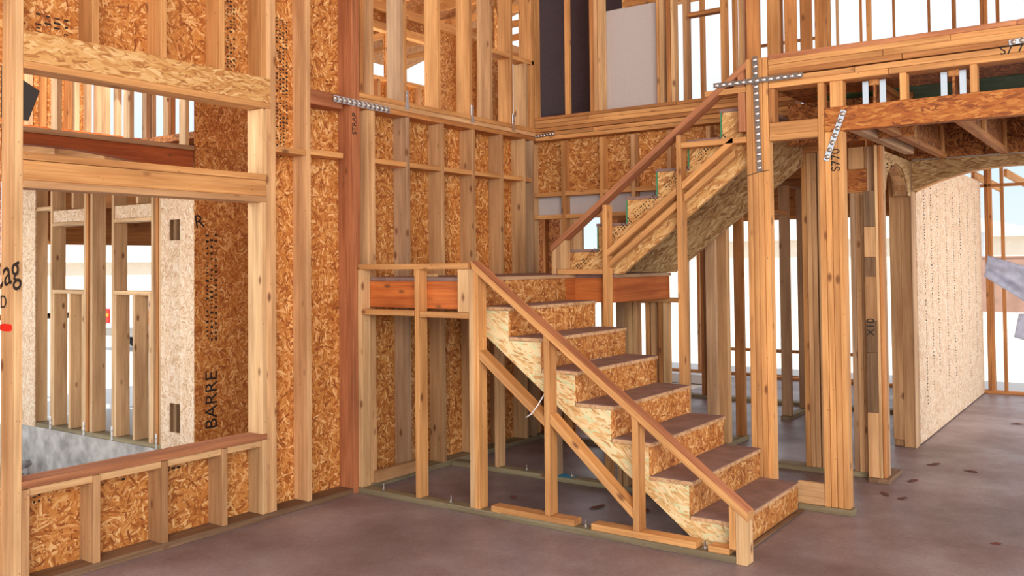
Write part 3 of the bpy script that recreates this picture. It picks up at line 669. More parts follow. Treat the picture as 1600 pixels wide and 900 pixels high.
def slope_stamp(parent, x, y, z, seed):
    rnd = random.Random(seed); bm = bmesh.new(); u = Vector((.794, 0, .608)); v_ = Vector((-.608, 0, .794)); s = 0
    while s < .26:
        w = rnd.uniform(.008, .02)
        for r in range(3):
            if rnd.random() < .75:
                c0 = Vector((x, y, z))+u*s+v_*(r*.018)
                bmesh.ops.create_cube(bm, size=1, matrix=Matrix.Translation(c0) @ frame(u, (0, 1, 0)) @ Matrix.Diagonal((.010, .0008, w*.6, 1)))
        s += w*1.3
    fin(bm, 'ink_stamp', 'black', parent, Matrix.Identity(4))
for k in range(5): slope_stamp(us, ux[k]+.07, 5.9945, uz[k]-.13, 40+k)
# handles the upper landing edge
ul = thing('upper_floor_edge', 'upper floor edge plates where the upper stair flight arrives', 'beam', (-2.3, 6.5, 2.8))
for i, z in enumerate((2.86, 2.90, 2.938)): box('plate', ul, (-2.205-.03*i, -2.06), (6.02, 6.93), (z, z+.036), ('warm', 'gold', 'rail')[i])

# ================================================================== upper level, left side (over the plates)
uw = thing('wall_upper_left', 'open upper stud wall above the left plates', 'wall', (XL, 5.8, 2.83), kind='structure')
for i, y in enumerate((4.72, 4.82, 5.143, 5.183, 5.586, 5.996, 6.284, 6.591)): lstud(y, 2.835, 5.4, ('warm', 'pine', 'grey', 'gold', 'gold', 'gold', 'pine', 'gold')[i], p=uw, x1=XL-.01)
box('blocking', uw, (XO, XL-.01), (6.285, 6.552), (3.42, 3.458), 'gold'); box('blocking', uw, (XO, XL-.01), (6.592, 6.93), (3.42, 3.458), 'gold')
lstud(6.83, 2.835, 3.419, 'pale', 'short_stud', uw, XL-.01); lstud(6.93, 2.835, 5.4, 'gold', p=uw, x1=XL-.01)
def tie(y, lab):
    t_ = thing('strap_tie', lab, 'strap', (XL, y, 2.8), 'metal straps at the feet of the upper studs')
    bm = bmesh.new()
    bmesh.ops.create_cube(bm, size=1, matrix=Matrix.Translation((XL+.004, y, 2.865)) @ Matrix.Diagonal((.003, .032, .11, 1)))
    bmesh.ops.create_cube(bm, size=1, matrix=Matrix.Translation((XL+.006, y, 2.80)) @ Matrix.Diagonal((.004, .045, .05, 1)))
    for k in range(4): cyl(bm, (XL+.008, y, 2.78+.034*k), .006, .006, 8, 'x')
    fin(bm, 'strap_plate', 'steel', t_, Matrix.Identity(4))
tie(5.165, 'bright metal strap at the foot of the upper stud nearest the corner column')
tie(5.977, 'bright metal strap at the foot of the middle upper stud on the left')
tie(6.572, 'bright metal strap at the foot of the upper stud nearest the back corner')

# perforated coil straps (twisted look from raised dimples)
def coil(name, a, b, w, lab, nrm, n, mat='steel', parent=None):
    a = Vector(a); b = Vector(b); u = (b-a).normalized(); nv = Vector(nrm); L_ = (b-a).length
    t_ = thing(name, lab, 'strap', a)
    Fm = frame(u, nv); bm = bmesh.new()
    bmesh.ops.create_cube(bm, size=1, matrix=Matrix.Diagonal((w, .002, L_, 1)))
    for k in range(n):
        z = -L_/2+(k+.5)*L_/n
        if k == 0: fin(bm, 'strap_band', 'steel' if mat == 'steel' else 'steeldark', t_, Matrix.Translation((a+b)/2) @ Fm); bm = bmesh.new()
        bmesh.ops.create_uvsphere(bm, u_segments=10, v_segments=6, radius=1, matrix=Matrix.Translation((.0, .001, z)) @ Matrix.Rotation(.6, 4, 'Y') @ Matrix.Diagonal((w*.50, .009, L_/n*.34, 1)))
    fin(bm, 'strap_dimples', 'steeldull' if mat == 'steel' else 'steel', t_, Matrix.Translation((a+b)/2) @ Fm, True)
    return t_
coil('coil_strap', (XL+.012, 4.40, 2.752), (XL+.012, 4.965, 2.742), .045, 'bright silver perforated strap lying across the corner column', (1, 0, 0), 12)
coil('coil_strap', (-2.136, MA-.011, 2.965), (-2.116, MA-.011, 2.195), .036, 'long vertical perforated strap on the tall golden post', (0, -1, 0), 17, 'steeldull')
coil('coil_strap', (-2.425, MA-.022, 2.800), (-1.815, MA-.022, 2.800), .034, 'horizontal perforated strap crossing the vertical one below the upper beam', (0, -1, 0), 13, 'steeldull')
coil('coil_strap', (-1.566, MA-.008, 2.545), (-1.682, MA-.008, 2.235), .034, 'slanting perforated strap over the end of the reddish strand beam', (0, -1, 0), 7)
coil('coil_strap', (-.640, MA-.006, 2.835), (-.42, MA-.006, 2.850), .03, 'short perforated strap on the upper beam at the right picture edge', (0, -1, 0), 5)
coil('coil_strap', (-4.64, BA-.03, 2.758), (-4.40, BA-.016, 2.775), .03, 'dull wire strap wrapped at the back corner of the plates', (0, -1, 0), 8, 'steeldull')
text('handwriting', bpy.data.objects['built_up_post.001'], 'S770', (-1.622, MA-.0008, 2.235), (0, 0, 1), (-1, 0, 0), .075)
text('handwriting', ub, 'S7 70', (-.61, MA-.001, 2.795), (1, 0, .02), (0, 0, 1), .07)
bm = bmesh.new(); tube(bm, [(-2.208, MA-.002, 2.17), (-2.12, MA-.003, 2.192), (-2.052, MA-.002, 2.20)], .002); fin(bm, 'pencil_line', 'black', bpy.data.objects['built_up_post'], Matrix.Identity(4))

# ================================================================== upper level, back side
ubk = thing('wall_upper_back', 'open upper stud wall over the back plates', 'wall', (-3.5, BA, 2.94), kind='structure')
for i, (x, w_, d_, mt) in enumerate(((-4.66, T2, .089, 'gold'), (-4.301, .045, .04, 'gold'), (-4.041, T2, .089, 'warm'), (-4.000, T2, .089, 'pine'), (-3.955, T2, .089, 'pale'), (-3.386, .02, .089, 'gold'), (-3.362, T2, .089, 'pale'), (-3.297, T2, .089, 'warm'), (-3.255, .03, .089, 'pale'), (-3.146, T2, .089, 'pine'), (-2.817, T2, .089, 'gold'), (-2.665, T2, .04, 'pale'))):
    box('stud', ubk, (x, x+w_), (BA+.015, BA+.015+d_), (2.936, 5.4), mt)
box('blocking', ubk, (-3.107, -2.818), (BA+.015, BB), (3.628, 3.662), 'warm')
for x in (-3.016, -2.938): box('stud', ubk, (x, x+.03), (9.0, 9.04), (2.94, 5.3), 'warm')
box('stud', ubk, (-2.74, -2.70), (7.2, 7.289), (2.94, 5.3), 'red')
bd = box('light_board', None, (-3.955, -3.43), (7.06, 7.075), (2.94, 3.835), 'foam', .006); tag(bd, 'large pale grey board leaning upright behind the upper studs', 'board')
db = thing('dark_board', 'tall dark purple brown board behind the upper studs', 'board', (-4.6, 7.4, 2.94))
box('panel', db, (-5.1, -4.27), (7.40, 7.42), (2.94, 5.3), 'foamdark', 0); box('panel', db, (-4.265, -3.95), (7.40, 7.42), (2.94, 5.3), 'foamdark', 0); box('foot', db, (-5.1, -3.95), (7.2, 7.4), (2.94, 3.0), 'foamdark')

# upper wall along the right (x = -2.2 plane)
ur_ = thing('wall_upper_right', 'row of wide open studs above the upper beam, sky between them', 'wall', (-2.2, 7, 2.94), kind='structure')
for i, y in enumerate((6.14, 6.56, 6.95, 7.34, 7.74)): box('stud', ur_, (-2.29, -2.20), (y, y+T2), (2.90, 5.3), ('warm', 'gold', 'warm', 'warm', 'warm')[i])
box('stud', ur_, (-2.24, -2.20), (7.88, 7.91), (2.90, 5.3), 'gold'); box('stud', ur_, (-2.20, -2.18), (8.05, 8.08), (2.90, 5.3), 'pale')
box('sole_plate', ur_, (-2.29, -2.20), (6.03, 8.1), (2.90, 2.936), 'warm')

# upper deck and ceiling parts
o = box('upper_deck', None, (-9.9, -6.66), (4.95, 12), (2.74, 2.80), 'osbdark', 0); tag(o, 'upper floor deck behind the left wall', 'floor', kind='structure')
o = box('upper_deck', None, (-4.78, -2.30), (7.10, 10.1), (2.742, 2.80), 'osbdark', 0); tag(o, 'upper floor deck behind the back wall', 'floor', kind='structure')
for i, y in enumerate((7.4, 7.9, 8.4, 8.9, 9.4)):
    o = box('floor_joist', None, (-4.7, -2.06), (y, y+.045), (2.46, 2.738), 'warm'); tag(o, 'dark floor joist under the upper deck behind the back wall', 'joist', 'floor joists behind the back wall')

# far upper outer wall with windows, trusses
uo = thing('wall_upper_far', 'far upper strand board wall with window openings', 'wall', (-7.6, 8, 2.8), kind='structure')
UX = -7.6
def opening_wall(p, x, y0, y1, z0, z1, holes, mat='osb'):
    ys_ = sorted({y0, y1, *[h[0] for h in holes], *[h[1] for h in holes]})
    for a, b_ in zip(ys_[:-1], ys_[1:]):
        hs = [h for h in holes if h[0] <= a+1e-6 and h[1] >= b_-1e-6]
        if not hs: osb(p, (x, x+.012), (a, b_), (z0, z1), mat)
        else:
            h = hs[0]
            osb(p, (x, x+.012), (a, b_), (z0, h[2]), mat); osb(p, (x, x+.012), (a, b_), (h[3], z1), mat)
opening_wall(uo, UX, 6.9, 12, 2.8, 4.66, [(7.72, 8.12, 3.86, 4.42), (8.35, 8.98, 3.87, 4.42), (10.72, 10.98, 3.3, 4.62)])
for a, b_, z0, z1 in ((7.72, 8.12, 3.86, 4.42), (8.35, 8.98, 3.87, 4.42)):
    box('window_sill', uo, (UX+.013, UX+.10), (a-.04, b_+.04), (z0-.04, z0), 'gold'); box('window_header', uo, (UX+.013, UX+.10), (a-.04, b_+.04), (z1, z1+.10), 'gold')
    box('stud', uo, (UX+.013, UX+.10), (a-.042, a-.004), (2.8, 4.659), 'gold'); box('stud', uo, (UX+.013, UX+.10), (b_+.004, b_+.042), (2.8, 4.659), 'gold')
    box('cripple_stud', uo, (UX+.013, UX+.10), ((a+b_)/2, (a+b_)/2+T2), (2.8, z0-.041), 'pine')
for y in (9.5, 9.95, 10.3, 11.2): box('stud', uo, (UX+.013, UX+.10), (y, y+T2), (2.8, 4.659), 'gold')
box('top_plate', uo, (UX-.02, UX+.12), (6.9, 12), (4.661, 4.758), 'gold')
iw = thing('inner_stud_wall', 'inner upper stud wall with marked pale studs in the upper left rooms', 'stud wall', (-6, 7.4, 2.8))
for i, (x, y) in enumerate(((-5.9, 7.55), (-5.9, 7.95), (-5.9, 8.35), (-5.9, 8.9), (-5.9, 9.3))): box('stud', iw, (x-.089, x), (y, y+T2), (2.80, 4.755), ('pale', 'gold', 'warm', 'gold', 'pine')[i])
osb(iw, (-6.0, -5.992), (8.0, 8.5), (2.8, 4.755), 'osb')
for i, y in enumerate((6.9, 7.5, 8.1, 8.7, 9.3, 9.9, 10.5)):
    t_ = thing('roof_truss', 'golden roof truss over the upper left rooms', 'truss', (-6, y, 4.76), 'roof trusses over the upper left rooms')
    box('bottom_chord', t_, (-9.8, -4.82), (y, y+T2), (4.76, 4.849), 'gold')
    stick('top_chord', t_, (-9.8, y+.019, 4.90), (-4.86, y+.019, 6.1), .089, T2, 'gold')
    stick('web', t_, (-7.9, y+.019, 4.86), (-7.2, y+.019, 5.48), .089, .035, 'gold'); stick('web', t_, (-6.5, y+.019, 5.64), (-5.7, y+.019, 4.86), .089, .035, 'gold')
    box('heel_stud', t_, (-4.865, -4.825), (y+.001, y+T2-.001), (4.85, 6.0), 'gold')
o = prism('roof_deck', None, [(-10.2, 4.86), (-4.82, 6.17), (-4.82, 6.21), (-10.2, 4.90)], 'y', 5.0, 11.4, 'osb', 0); tag(o, 'strand board roof deck over the upper left rooms', 'roof', kind='structure')

# exterior back wall y = 10 (two storeys)
xb = thing('wall_rear', 'open rear stud wall seen through the stair area', 'wall', (-4, 10, 0), kind='structure')
box('sole_plate', xb, (-5.6, -1.9), (10.0, 10.14), (0, T2), 'treated')
for i, x in enumerate((-5.29, -4.86, -4.575, -4.34, -4.27)): box('stud', xb, (x, x+T2), (10.0, 10.14), (T2+.001, 2.45), ('pine', 'pale', 'pine', 'warm', 'pale')[i])
box('header', xb, (-5.6, -1.9), (10.0, 10.14), (2.06, 2.10), 'gold'); box('header', xb, (-5.6, -1.9), (10.0, 10.03), (2.101, 2.735), 'warm')
box('upper_plate', xb, (-5.6, -2.1), (10.0, 10.14), (2.80, 2.84), 'gold')
for x in (-5.0, -4.3, -3.9, -2.42): box('stud', xb, (x, x+T2), (10.0, 10.09), (2.84, 5.3), 'gold')
box('rail', xb, (-3.6, -2.9), (10.0, 10.04), (4.02, 4.05), 'warm'); box('rail', xb, (-3.6, -2.9), (10.0, 10.04), (3.15, 3.18), 'warm'); box('top_plate', xb, (-5.6, -2.1), (10.0, 10.14), (4.72, 4.86), 'gold')
pt = thing('patio_frame', 'low rail and posts framed at the edge of the rear patio', 'frame', (-4.5, 12.5, 0))
box('sole_plate', pt, (-6.5, -3.05), (12.5, 12.59), (-.03, .008), 'warm'); box('rail', pt, (-5.0, -3.05), (12.5, 12.59), (.32, .36), 'warm')
for x in (-5.48, -4.9, -4.55, -4.2, -3.8, -3.4): box('stud', pt, (x, x+T2), (12.5, 12.59), (.009, .319 if x > -5 else 2.3), 'warm')
box('header', pt, (-6.5, -3.05), (12.5, 12.59), (2.30, 2.42), 'warm')

# inner partition behind the back wall, with a small window opening
ip = thing('inner_boarded_wall', 'dark strand board and plank wall with a small opening, behind the stair well', 'stud wall', (-4.6, 8.0, 0))
osb(ip, (-5.9, -5.02), (8.06, 8.07), (0, 2.45), 'osbdark')
for x, mt in ((-5.24, 'warm'), (-5.02, 'pine'), (-4.95, 'grey'), (-4.90, 'pine')): box('stud', ip, (x, x+T2-.001), (8.0, 8.058), (.0, 2.45), mt)
box('plank', ip, (-4.86, -4.75), (8.0, 8.03), (0, 2.45), 'pine'); box('plank', ip, (-4.749, -3.9), (8.0, 8.03), (2.06, 2.45), 'warm'); box('plank', ip, (-4.44, -3.9), (8.0, 8.03), (1.2, 1.95), 'warm')
box('plank', ip, (-4.749, -4.441), (8.0, 8.03), (1.2, 1.55), 'pine'); box('jamb', ip, (-4.52, -4.441), (8.031, 8.06), (1.55, 2.06), 'pine'); box('plank', ip, (-4.34, -3.9), (8.0, 8.03), (1.951, 2.059), 'warm')
# inner wall x = -3.0
iv = thing('inner_partition', 'open stud partition with a doorway, seen behind the tall golden post', 'stud wall', (-3.04, 8.4, 0))
box('sole_plate', iv, (-3.09, -3.0), (7.2, 7.95), (0, T2), 'treated'); box('sole_plate', iv, (-3.09, -3.0), (9.06, 9.85), (0, T2), 'treated')
for i, y in enumerate((7.225, 7.47, 7.51, 7.86, 9.10, 9.14, 9.66, 9.80)): box('stud', iv, (-3.09, -3.0), (y, y+T2-.002), (T2+.001, 2.36), ('grey', 'pine', 'pale', 'warm', 'grey', 'pine', 'grey', 'warm')[i])
box('top_plate', iv, (-3.09, -3.0), (7.0, 9.95), (2.361, 2.398), 'pine'); box('header', iv, (-3.09, -3.0), (7.9, 9.09), (2.06, 2.10), 'gold')

# ================================================================== wing wall seen through the big opening (y = 4.77 .. 4.91)
WA, WB = 4.770, 4.910
wg = thing('wing_wall', 'pale framed outside wall of the wing with two rough window openings', 'stud wall', (-8.2, WA, 0))
box('sole_plate', wg, (-9.88, -6.65), (WA, WB), (.0, T2), 'treated')
for i, x in enumerate((-9.345, -9.00, -8.391, -8.352, -8.275, -7.915, -7.292, -7.225, -7.170)): box('stud', wg, (x, x+.036), (WA, WB), (T2+.001, 2.44), ('skylit', 'skylit', 'skylit', 'warm', 'skylit', 'skylit', 'skylit', 'warm', 'skylit')[i])
for i, x in enumerate((-8.66, -7.575)):
    box('cripple_stud', wg, (x, x+.036), (WA, WB), (T2+.001, 1.345), 'skylit'); box('cripple_stud', wg, (x+.05, x+.086), (WA, WB), (2.18, 2.44), 'skylit')
for x0, x1 in ((-8.963, -8.392), (-7.878, -7.293)):
    box('rough_sill', wg, (x0, x1), (WA, WB), (1.346, 1.384), 'skylit'); box('header_plate', wg, (x0, x1), (WA, WB), (2.015, 2.05), 'skylit'); box('strand_header', wg, (x0, x1), (WA+.01, WB-.02), (2.051, 2.17), 'osbpale')
    for xx in (x0+.0005, x1-.0365): box('trimmer_stud', wg, (xx, xx+.036), (WA+.002, WB), (T2+.001, 1.345), 'skylit')
box('rough_sill', wg, (-9.308, -9.001), (WA, WB), (2.18, 2.218), 'skylit')
box('top_plate', wg, (-9.88, -6.65), (WA, WB), (2.441, 2.52), 'gold')
osb(wg, (-9.88, -9.27), (WA-.012, WA-.001), (.0, 2.15), 'osbpale'); osb(wg, (-9.88, -9.27), (WA-.012, WA-.001), (2.152, 2.5), 'osbpale')
# pale panel with two slots
pts_h = [(-7.004, -6.85, 1.845, 2.0), (-7.004, -6.83, .165, .43)]
xs3 = (-7.128, -7.004, -6.85, -6.655)
osb(wg, (xs3[0], xs3[1]), (WA-.012, WA-.001), (.0, 2.5), 'osbpale'); osb(wg, (xs3[2], xs3[3]), (WA-.012, WA-.001), (.0, 2.5), 'osbpale')
for z0, z1 in ((.0, .17), (.42, 1.83), (2.01, 2.5)): osb(wg, (xs3[1]+.0003, xs3[2]-.0003), (WA-.012, WA-.001), (z0, z1), 'osbpale')
box('stud', wg, (-6.96, -6.92), (WA, WB), (T2+.001, 2.44), 'old'); box('stud', wg, (-6.70, -6.66), (WA, WB), (T2+.001, 2.44), 'skylit')
for i, x in enumerate((-8.985, -8.375, -7.90, -7.21)):
    bm = bmesh.new(); bmesh.ops.create_cube(bm, size=1, matrix=Matrix.Translation((x, WA-.003, .05)) @ Matrix.Diagonal((.03, .003, .16, 1)))
    for k in range(3): cyl(bm, (x, WA-.006, .0+.045*k), .007, .008, 8, 'y')
    o = fin(bm, 'hold_down_strap', 'steel', None, Matrix.Identity(4)); tag(o, ('metal strap at the foot of the leftmost window stud of the wing wall', 'metal strap at the stud bundle between the two wing windows', 'metal strap at the foot of the left stud of the right wing window', 'metal strap at the stud bundle beside the pale slotted panel')[i], 'strap', 'metal straps at the feet of the wing wall')
# dark sheathed side wall of the wing
ds = thing('wing_side_wall', 'tall shaded orange strand board wall beyond the big opening, stamped with black print', 'wall', (-6.62, 5.6, 0))
osb(ds, (-6.652, -6.640), (4.758, 5.98), (-.4, 2.62), 'osb'); osb(ds, (-6.652, -6.640), (5.982, 7.3), (-.4, 2.62), 'osb'); osb(ds, (-6.652, -6.640), (4.758, 6.2), (2.622, 5.2), 'osb')
box('corner_stud', ds, (-6.74, -6.654), (4.92, 4.958), (0, 5.2), 'pine')
stamp_rows(ds, -6.6396, 4.86, 4.99, .95, 1.85, 3, 61, grow=1.8)
text('handwriting', ds, 'R', (-6.6392, 4.80, 1.98), (0, 1, .2), (0, -.2, 1), .16)
text('ink_print', ds, 'BARRE', (-6.6392, 4.925, .45), (0, 0, 1), (0, -1, 0), .17)

# porch beam and upper wall over it (x = -6.62)
pb = prism('porch_beam', None, [(4.74, 2.585), (4.74, 2.432), (4.30, 2.434), (4.05, 2.470), (3.76, 2.494), (3.49, 2.498), (3.1, 2.496), (2.7, 2.475), (2.35, 2.434), (1.5, 2.432), (1.5, 2.585)], 'x', -6.72, -6.63, 'glulamdark', grain=(0, 1, 0)); tag(pb, 'dark reddish beam with a shallow arched underside outside the big opening', 'beam')
pu = thing('porch_upper_wall', 'open upper stud wall standing on the reddish porch beam', 'stud wall', (-6.67, 3.5, 2.59))
box('sole_plate', pu, (-6.73, -6.62), (1.5, 4.74), (2.586, 2.625), 'grey')
for y in (3.562, 4.150, 4.66, 2.9, 2.3): box('stud', pu, (-6.72, -6.63), (y, y+T2), (2.626, 5.2), 'skylit')
pj = [box('porch_joist', None, (-9.8, -6.74), (y, y+T2), (2.46, 2.60), 'pine') for y in (2.0, 2.4, 2.8, 3.2, 3.6, 4.0, 4.4)]
for o in pj: tag(o, 'wooden joist under the porch deck beyond the reddish beam', 'joist', 'joists under the porch deck')
o = box('porch_deck', None, (-9.9, -6.74), (1.5, 4.76), (2.605, 2.63), 'osb', 0); tag(o, 'strand board porch deck beyond the reddish beam', 'deck')
fu = thing('far_upper_wall', 'pale sunlit upper stud wall far behind the porch beam', 'stud wall', (-9.6, 5.5, 2.8))
box('rim_beam', fu, (-9.66, -9.60), (3.5, 7.2), (2.95, 3.10), 'glulam')
for i, y in enumerate((4.85, 5.0, 5.28, 5.36, 5.50, 5.62, 5.72, 5.86, 6.22, 6.30, 6.50, 6.56)): box('stud', fu, (-9.69, -9.60), (y, y+.05), (3.101, 4.9), ('skylit', 'osb', 'warm', 'skylit', 'skylit', 'skylit', 'skylit', 'skylit', 'grey', 'skylit', 'skylit', 'warm')[i] if i != 1 else 'warm')
osb(fu, (-9.72, -9.70), (4.6, 5.6), (3.1, 4.9), 'osb')
o = prism('gable_panel', None, [(4.2, 3.05), (4.55, 3.05), (4.66, 3.36), (4.2, 3.60)], 'x', -9.02, -9.0, 'black', 0); tag(o, 'dark slanted panel edge at the left of the transom opening', 'panel')
# garage ceiling and far door header inside the wing
o = box('wing_ceiling', None, (-9.9, -6.74), (4.95, 10.4), (2.50, 2.52), 'osb', 0); tag(o, 'strand board ceiling of the wing', 'ceiling', kind='structure')
for i in range(9):
    o = box('wing_joist', None, (-9.88, -6.76), (5.3+.6*i, 5.338+.6*i), (2.22, 2.49), 'warm'); tag(o, 'ceiling joist inside the wing, behind the pale framed wall', 'joist', 'ceiling joists inside the wing')
o = box('garage_header', None, (-9.97, -9.90), (5.0, 10.4), (1.86, 2.49), 'warm'); tag(o, 'wide brown header over the far opening of the wing', 'header')

o = box('shade_roof', None, (-4.7, 6.5), (-1.2, 12.0), (5.46, 5.50), 'osb', 0); tag(o, 'unseen roof deck added over the tall room to block sun', 'roof', kind='structure')  # unseen roof, added so that no direct sun reaches the room
# ================================================================== plan sheets fluttering at the right
def sheet(lab, P_, seed, wave=.02):
    rnd = random.Random(seed); bm = bmesh.new(); n = 14; a, b_, c_, d_ = [Vector(p) for p in P_]; g_ = []
    for j in range(n+1):
        row = []
        for i in range(n+1):
            s = i/n; t = j/n; p = (a*(1-s)+b_*s)*(1-t) + (d_*(1-s)+c_*s)*t
            p.y += wave*math.sin(7*s+3*t+seed)+wave*.6*math.sin(11*t-4*s); row.append(bm.verts.new(p))
        g_.append(row)
    for j in range(n):
        for i in range(n): bm.faces.new((g_[j][i], g_[j][i+1], g_[j+1][i+1], g_[j+1][i]))
    bmesh.ops.solidify(bm, geom=bm.faces[:], thickness=.0015)
    o = fin(bm, 'plan_sheet', 'paper', None, Matrix.Identity(4), True); tag(o, lab, 'paper', 'paper sheets fluttering at the right')
sheet('large pale blue paper sheet fluttering from the right picture edge', [(-.775, 5.83, 1.62), (-.40, 5.85, 1.50), (-.52, 5.85, 1.30), (-.787, 5.83, 1.50)], 1)
sheet('small lower paper corner hanging at the right picture edge', [(-.615, 5.78, 1.29), (-.42, 5.80, 1.30), (-.42, 5.80, 1.09), (-.64, 5.78, 1.16)], 2, .004)

# dry leaves / scraps on the slab
rnd = random.Random(5)
for i, (x, y, s) in enumerate(((-1.42, 7.7, .05), (-1.15, 7.6, .045), (-1.52, 6.55, .05), (-1.40, 6.5, .04), (-1.1, 10.0, .06), (-.75, 5.75, .03), (-3.0, 5.2, .06), (-2.7, 5.3, .05), (-3.6, 5.1, .05), (-3.3, 6.3, .05), (-1.45, 7.05, .05))):
    bm = bmesh.new(); vs = []
    for k in range(9):
        a = 2*math.pi*k/9; r = s*rnd.uniform(.5, 1); vs.append(bm.verts.new((r*math.cos(a)*1.4, r*math.sin(a)*.6, rnd.uniform(.001, .008))))
    bm.faces.new(vs); bmesh.ops.triangulate(bm, faces=bm.faces[:]); bmesh.ops.solidify(bm, geom=bm.faces[:], thickness=.0015)
    o = fin(bm, 'dry_leaf', 'leaf', None, Matrix.Translation((x, y, .002)) @ Matrix.Rotation(rnd.uniform(0, 3), 4, 'Z'))
    where = ('near the foot of the hall column', 'in the middle of the hallway floor', 'beside the patchy dark post foot', 'just right of the patchy dark post', 'far back on the hallway floor', 'on the slab at the right of the posts', 'under the stair by the stringer', 'under the stair right of the first brace', 'under the stair behind the newel studs', 'under the upper stair flight', 'behind the post of three studs')[i]
    tag(o, 'small dark dry leaf lying ' + where, 'leaf', 'dry leaves scattered on the slab')
o = box('floor_mark', None, (-.95, -.86), (4.55, 4.60), (.0003, .0012), 'redink', 0); tag(o, 'small red paint mark on the slab at the lower right', 'paint mark')

# ================================================================== world outside
bw = thing('block_wall', 'brown masonry garden wall across the bright sand lot', 'garden wall', (-4, 34, -.2))
box('panel', bw, (-5.0, 14), (34, 34.2), (-.2, 1.62), 'block', .01); box('coping', bw, (-5.0, 14), (33.97, 34.23), (1.621, 1.68), 'block', .01)
bm = bmesh.new()
for k in range(14): bmesh.ops.create_cube(bm, size=1, matrix=Matrix.Translation((-5.15+random.uniform(-.04, .04), 34.1, -.15+.13*k)) @ Matrix.Diagonal((.28, .25, .12, 1)))
fin(bm, 'toothed_end', 'stone', bw, Matrix.Identity(4))
o = box('silver_wrap_bundle', None, (-6.3, -5.6), (42, 43), (-.17, 2.75), 'silverwrap', .05); tag(o, 'silver wrapped stack beyond the garden wall', 'bundle')
def house(lab, loc, L_, D_, H_, roof_h, rot=0, wall='stucco', roof='rooftile', opens=(), name='house'):
    h = thing(name, lab, 'house', loc); Rz = Matrix.Translation(loc) @ Matrix.Rotation(rot, 4, 'Z')
    def b_(nm, xs, ys, zs, mt):
        bm = bmesh.new(); bmesh.ops.create_cube(bm, size=1, matrix=Matrix.Translation(((xs[0]+xs[1])/2, (ys[0]+ys[1])/2, (zs[0]+zs[1])/2)) @ Matrix.Diagonal((xs[1]-xs[0], ys[1]-ys[0], zs[1]-zs[0], 1)))
        return fin(bm, nm, mt, h, Rz)
    b_('wall', (0, L_), (0, D_), (0, H_), wall)
    bm = bmesh.new(); ov = .5
    A = [bm.verts.new(p) for p in ((-ov, -ov, H_), (L_+ov, -ov, H_), (L_+ov, D_+ov, H_), (-ov, D_+ov, H_), (D_*.5, D_/2, H_+roof_h), (L_-D_*.5, D_/2, H_+roof_h))]
    for f_ in ((0, 1, 5, 4), (1, 2, 5), (2, 3, 4, 5), (3, 0, 4), (3, 2, 1, 0)): bm.faces.new([A[i] for i in f_])
    fin(bm, 'roof', roof, h, Rz)
    b_('fascia', (-ov, L_+ov), (-ov-.02, -ov), (H_-.18, H_), 'stucco')
    for (x0, x1, z0, z1) in opens:
        w = b_('window', (x0, x1), (-.04, -.005), (z0, z1), 'glass'); b_('window_trim', (x0-.1, x1+.1), (-.06, -.041), (z0-.1, z0), 'stucco')
    return h
house('low cream house with pale roof across the street, left of the wing opening', (-41, 14, -.3), 16, 9, 2.3, 1.3, math.radians(65), opens=((3, 3.9, 1.1, 1.9),))
house('cream house with pale roof seen between the right hand wing studs', (-37, 31, -.3), 15, 9, 2.3, 1.2, math.radians(55), opens=((2, 2.8, 1.1, 1.9),))
house('pale stucco house glimpsed beyond the rear wall studs', (-24, 44, -.2), 20, 10, 3.0, 1.6, math.radians(10))
h2_ = house('pale two level house under construction beyond the garden wall', (-7, 60, -.2), 26, 10, 3.4, 0.9, 0, opens=((9, 11.6, 2.0, 2.9), (16, 18, 1.4, 2.6)))
house('distant cream house with low roof left of the silver bundle', (-16, 62, -.2), 8, 9, 2.8, 1.2, 0, opens=((2, 3, 1, 2),))

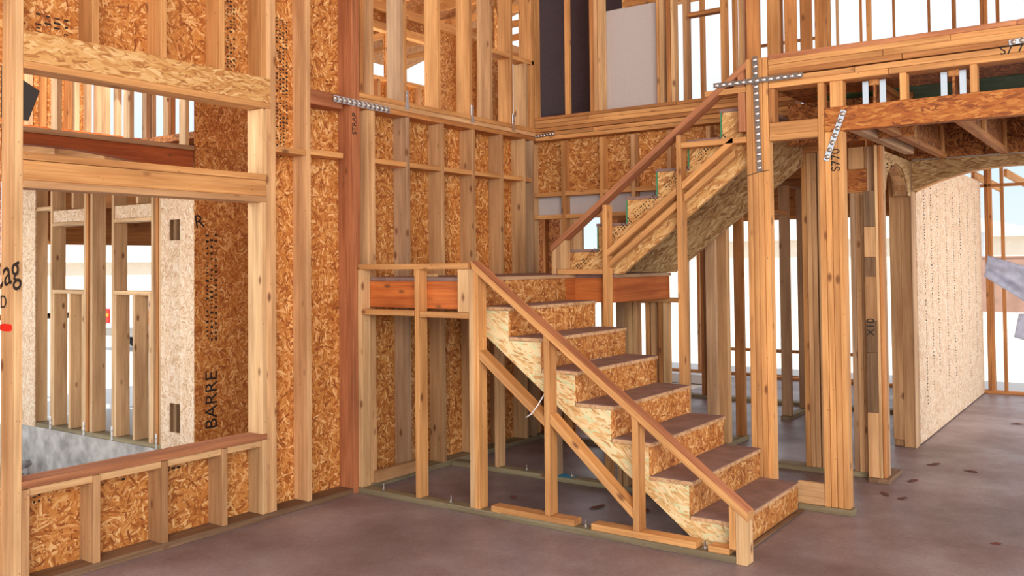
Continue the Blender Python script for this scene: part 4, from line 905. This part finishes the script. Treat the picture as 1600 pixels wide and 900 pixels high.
def pickup(lab, loc, rot, paint):
    t_ = thing('pickup_truck', lab, 'truck', loc); Wt = Matrix.Translation(loc) @ Matrix.Rotation(rot, 4, 'Z')
    def pm(nm, outline, y0, y1, mt, bev=.03):
        bm = bmesh.new(); a = [bm.verts.new((x, y0, z)) for x, z in outline]; b_ = [bm.verts.new((x, y1, z)) for x, z in outline]
        bm.faces.new(a); bm.faces.new(b_[::-1])
        for i in range(len(a)): j = (i+1) % len(a); bm.faces.new((a[j], a[i], b_[i], b_[j]))
        bmesh.ops.recalc_face_normals(bm, faces=bm.faces[:])
        if bev: bmesh.ops.bevel(bm, geom=bm.edges[:], offset=bev, segments=2, affect='EDGES')
        return fin(bm, nm, mt, t_, Wt)
    pm('body', [(-2.6, .50), (-2.6, 1.10), (-.6, 1.12), (1.2, 1.12), (2.5, 1.02), (2.6, .55), (2.1, .42), (-2.3, .42)], -.92, .92, paint)
    pm('cab', [(-.7, 1.10), (-.55, 1.72), (.7, 1.74), (1.35, 1.12)], -.80, .80, paint)
    pm('side_glass', [(-.5, 1.18), (-.42, 1.62), (.62, 1.64), (1.08, 1.18)], -.812, .812, 'glass', .005)
    pm('rear_glass', [(-.69, 1.2), (-.59, 1.62), (-.55, 1.62), (-.6, 1.2)], -.65, .65, 'glass', .003)
    pm('tailgate', [(-2.63, .62), (-2.63, 1.06), (-2.605, 1.06), (-2.605, .62)], -.66, .66, paint, .004)
    pm('bumper', [(-2.75, .40), (-2.75, .58), (-2.55, .58), (-2.55, .40)], -.90, .90, 'steeldull', .02)
    for s in (-1, 1):
        l_ = pm('tail_light', [(-2.64, .70), (-2.64, 1.05), (-2.50, 1.05), (-2.50, .70)], s*.82-.11, s*.82+.11, 'taillight', .01)
        pm('indicator', [(-2.645, .86), (-2.645, .94), (-2.63, .94), (-2.63, .86)], s*.82-.10, s*.82+.10, 'orangelens', 0)
        for x in (-1.65, 1.65):
            bm = bmesh.new(); cyl(bm, (x, s*.82, .36), .36, .24, 28, 'y'); bmesh.ops.bevel(bm, geom=[e_ for e_ in bm.edges if len(e_.link_faces) == 2 and e_.calc_face_angle(0) > 1], offset=.03, segments=2, affect='EDGES')
            w = fin(bm, 'wheel', 'rubber', t_, Wt)
            bm = bmesh.new(); cyl(bm, (x, s*.945, .36), .20, .02, 20, 'y'); fin(bm, 'hub', 'steel', w, Wt)
pickup('white pickup truck with red tail lamps parked beyond the wing studs', (-20.5, 15.3, -.47), math.radians(93), 'whitecar')
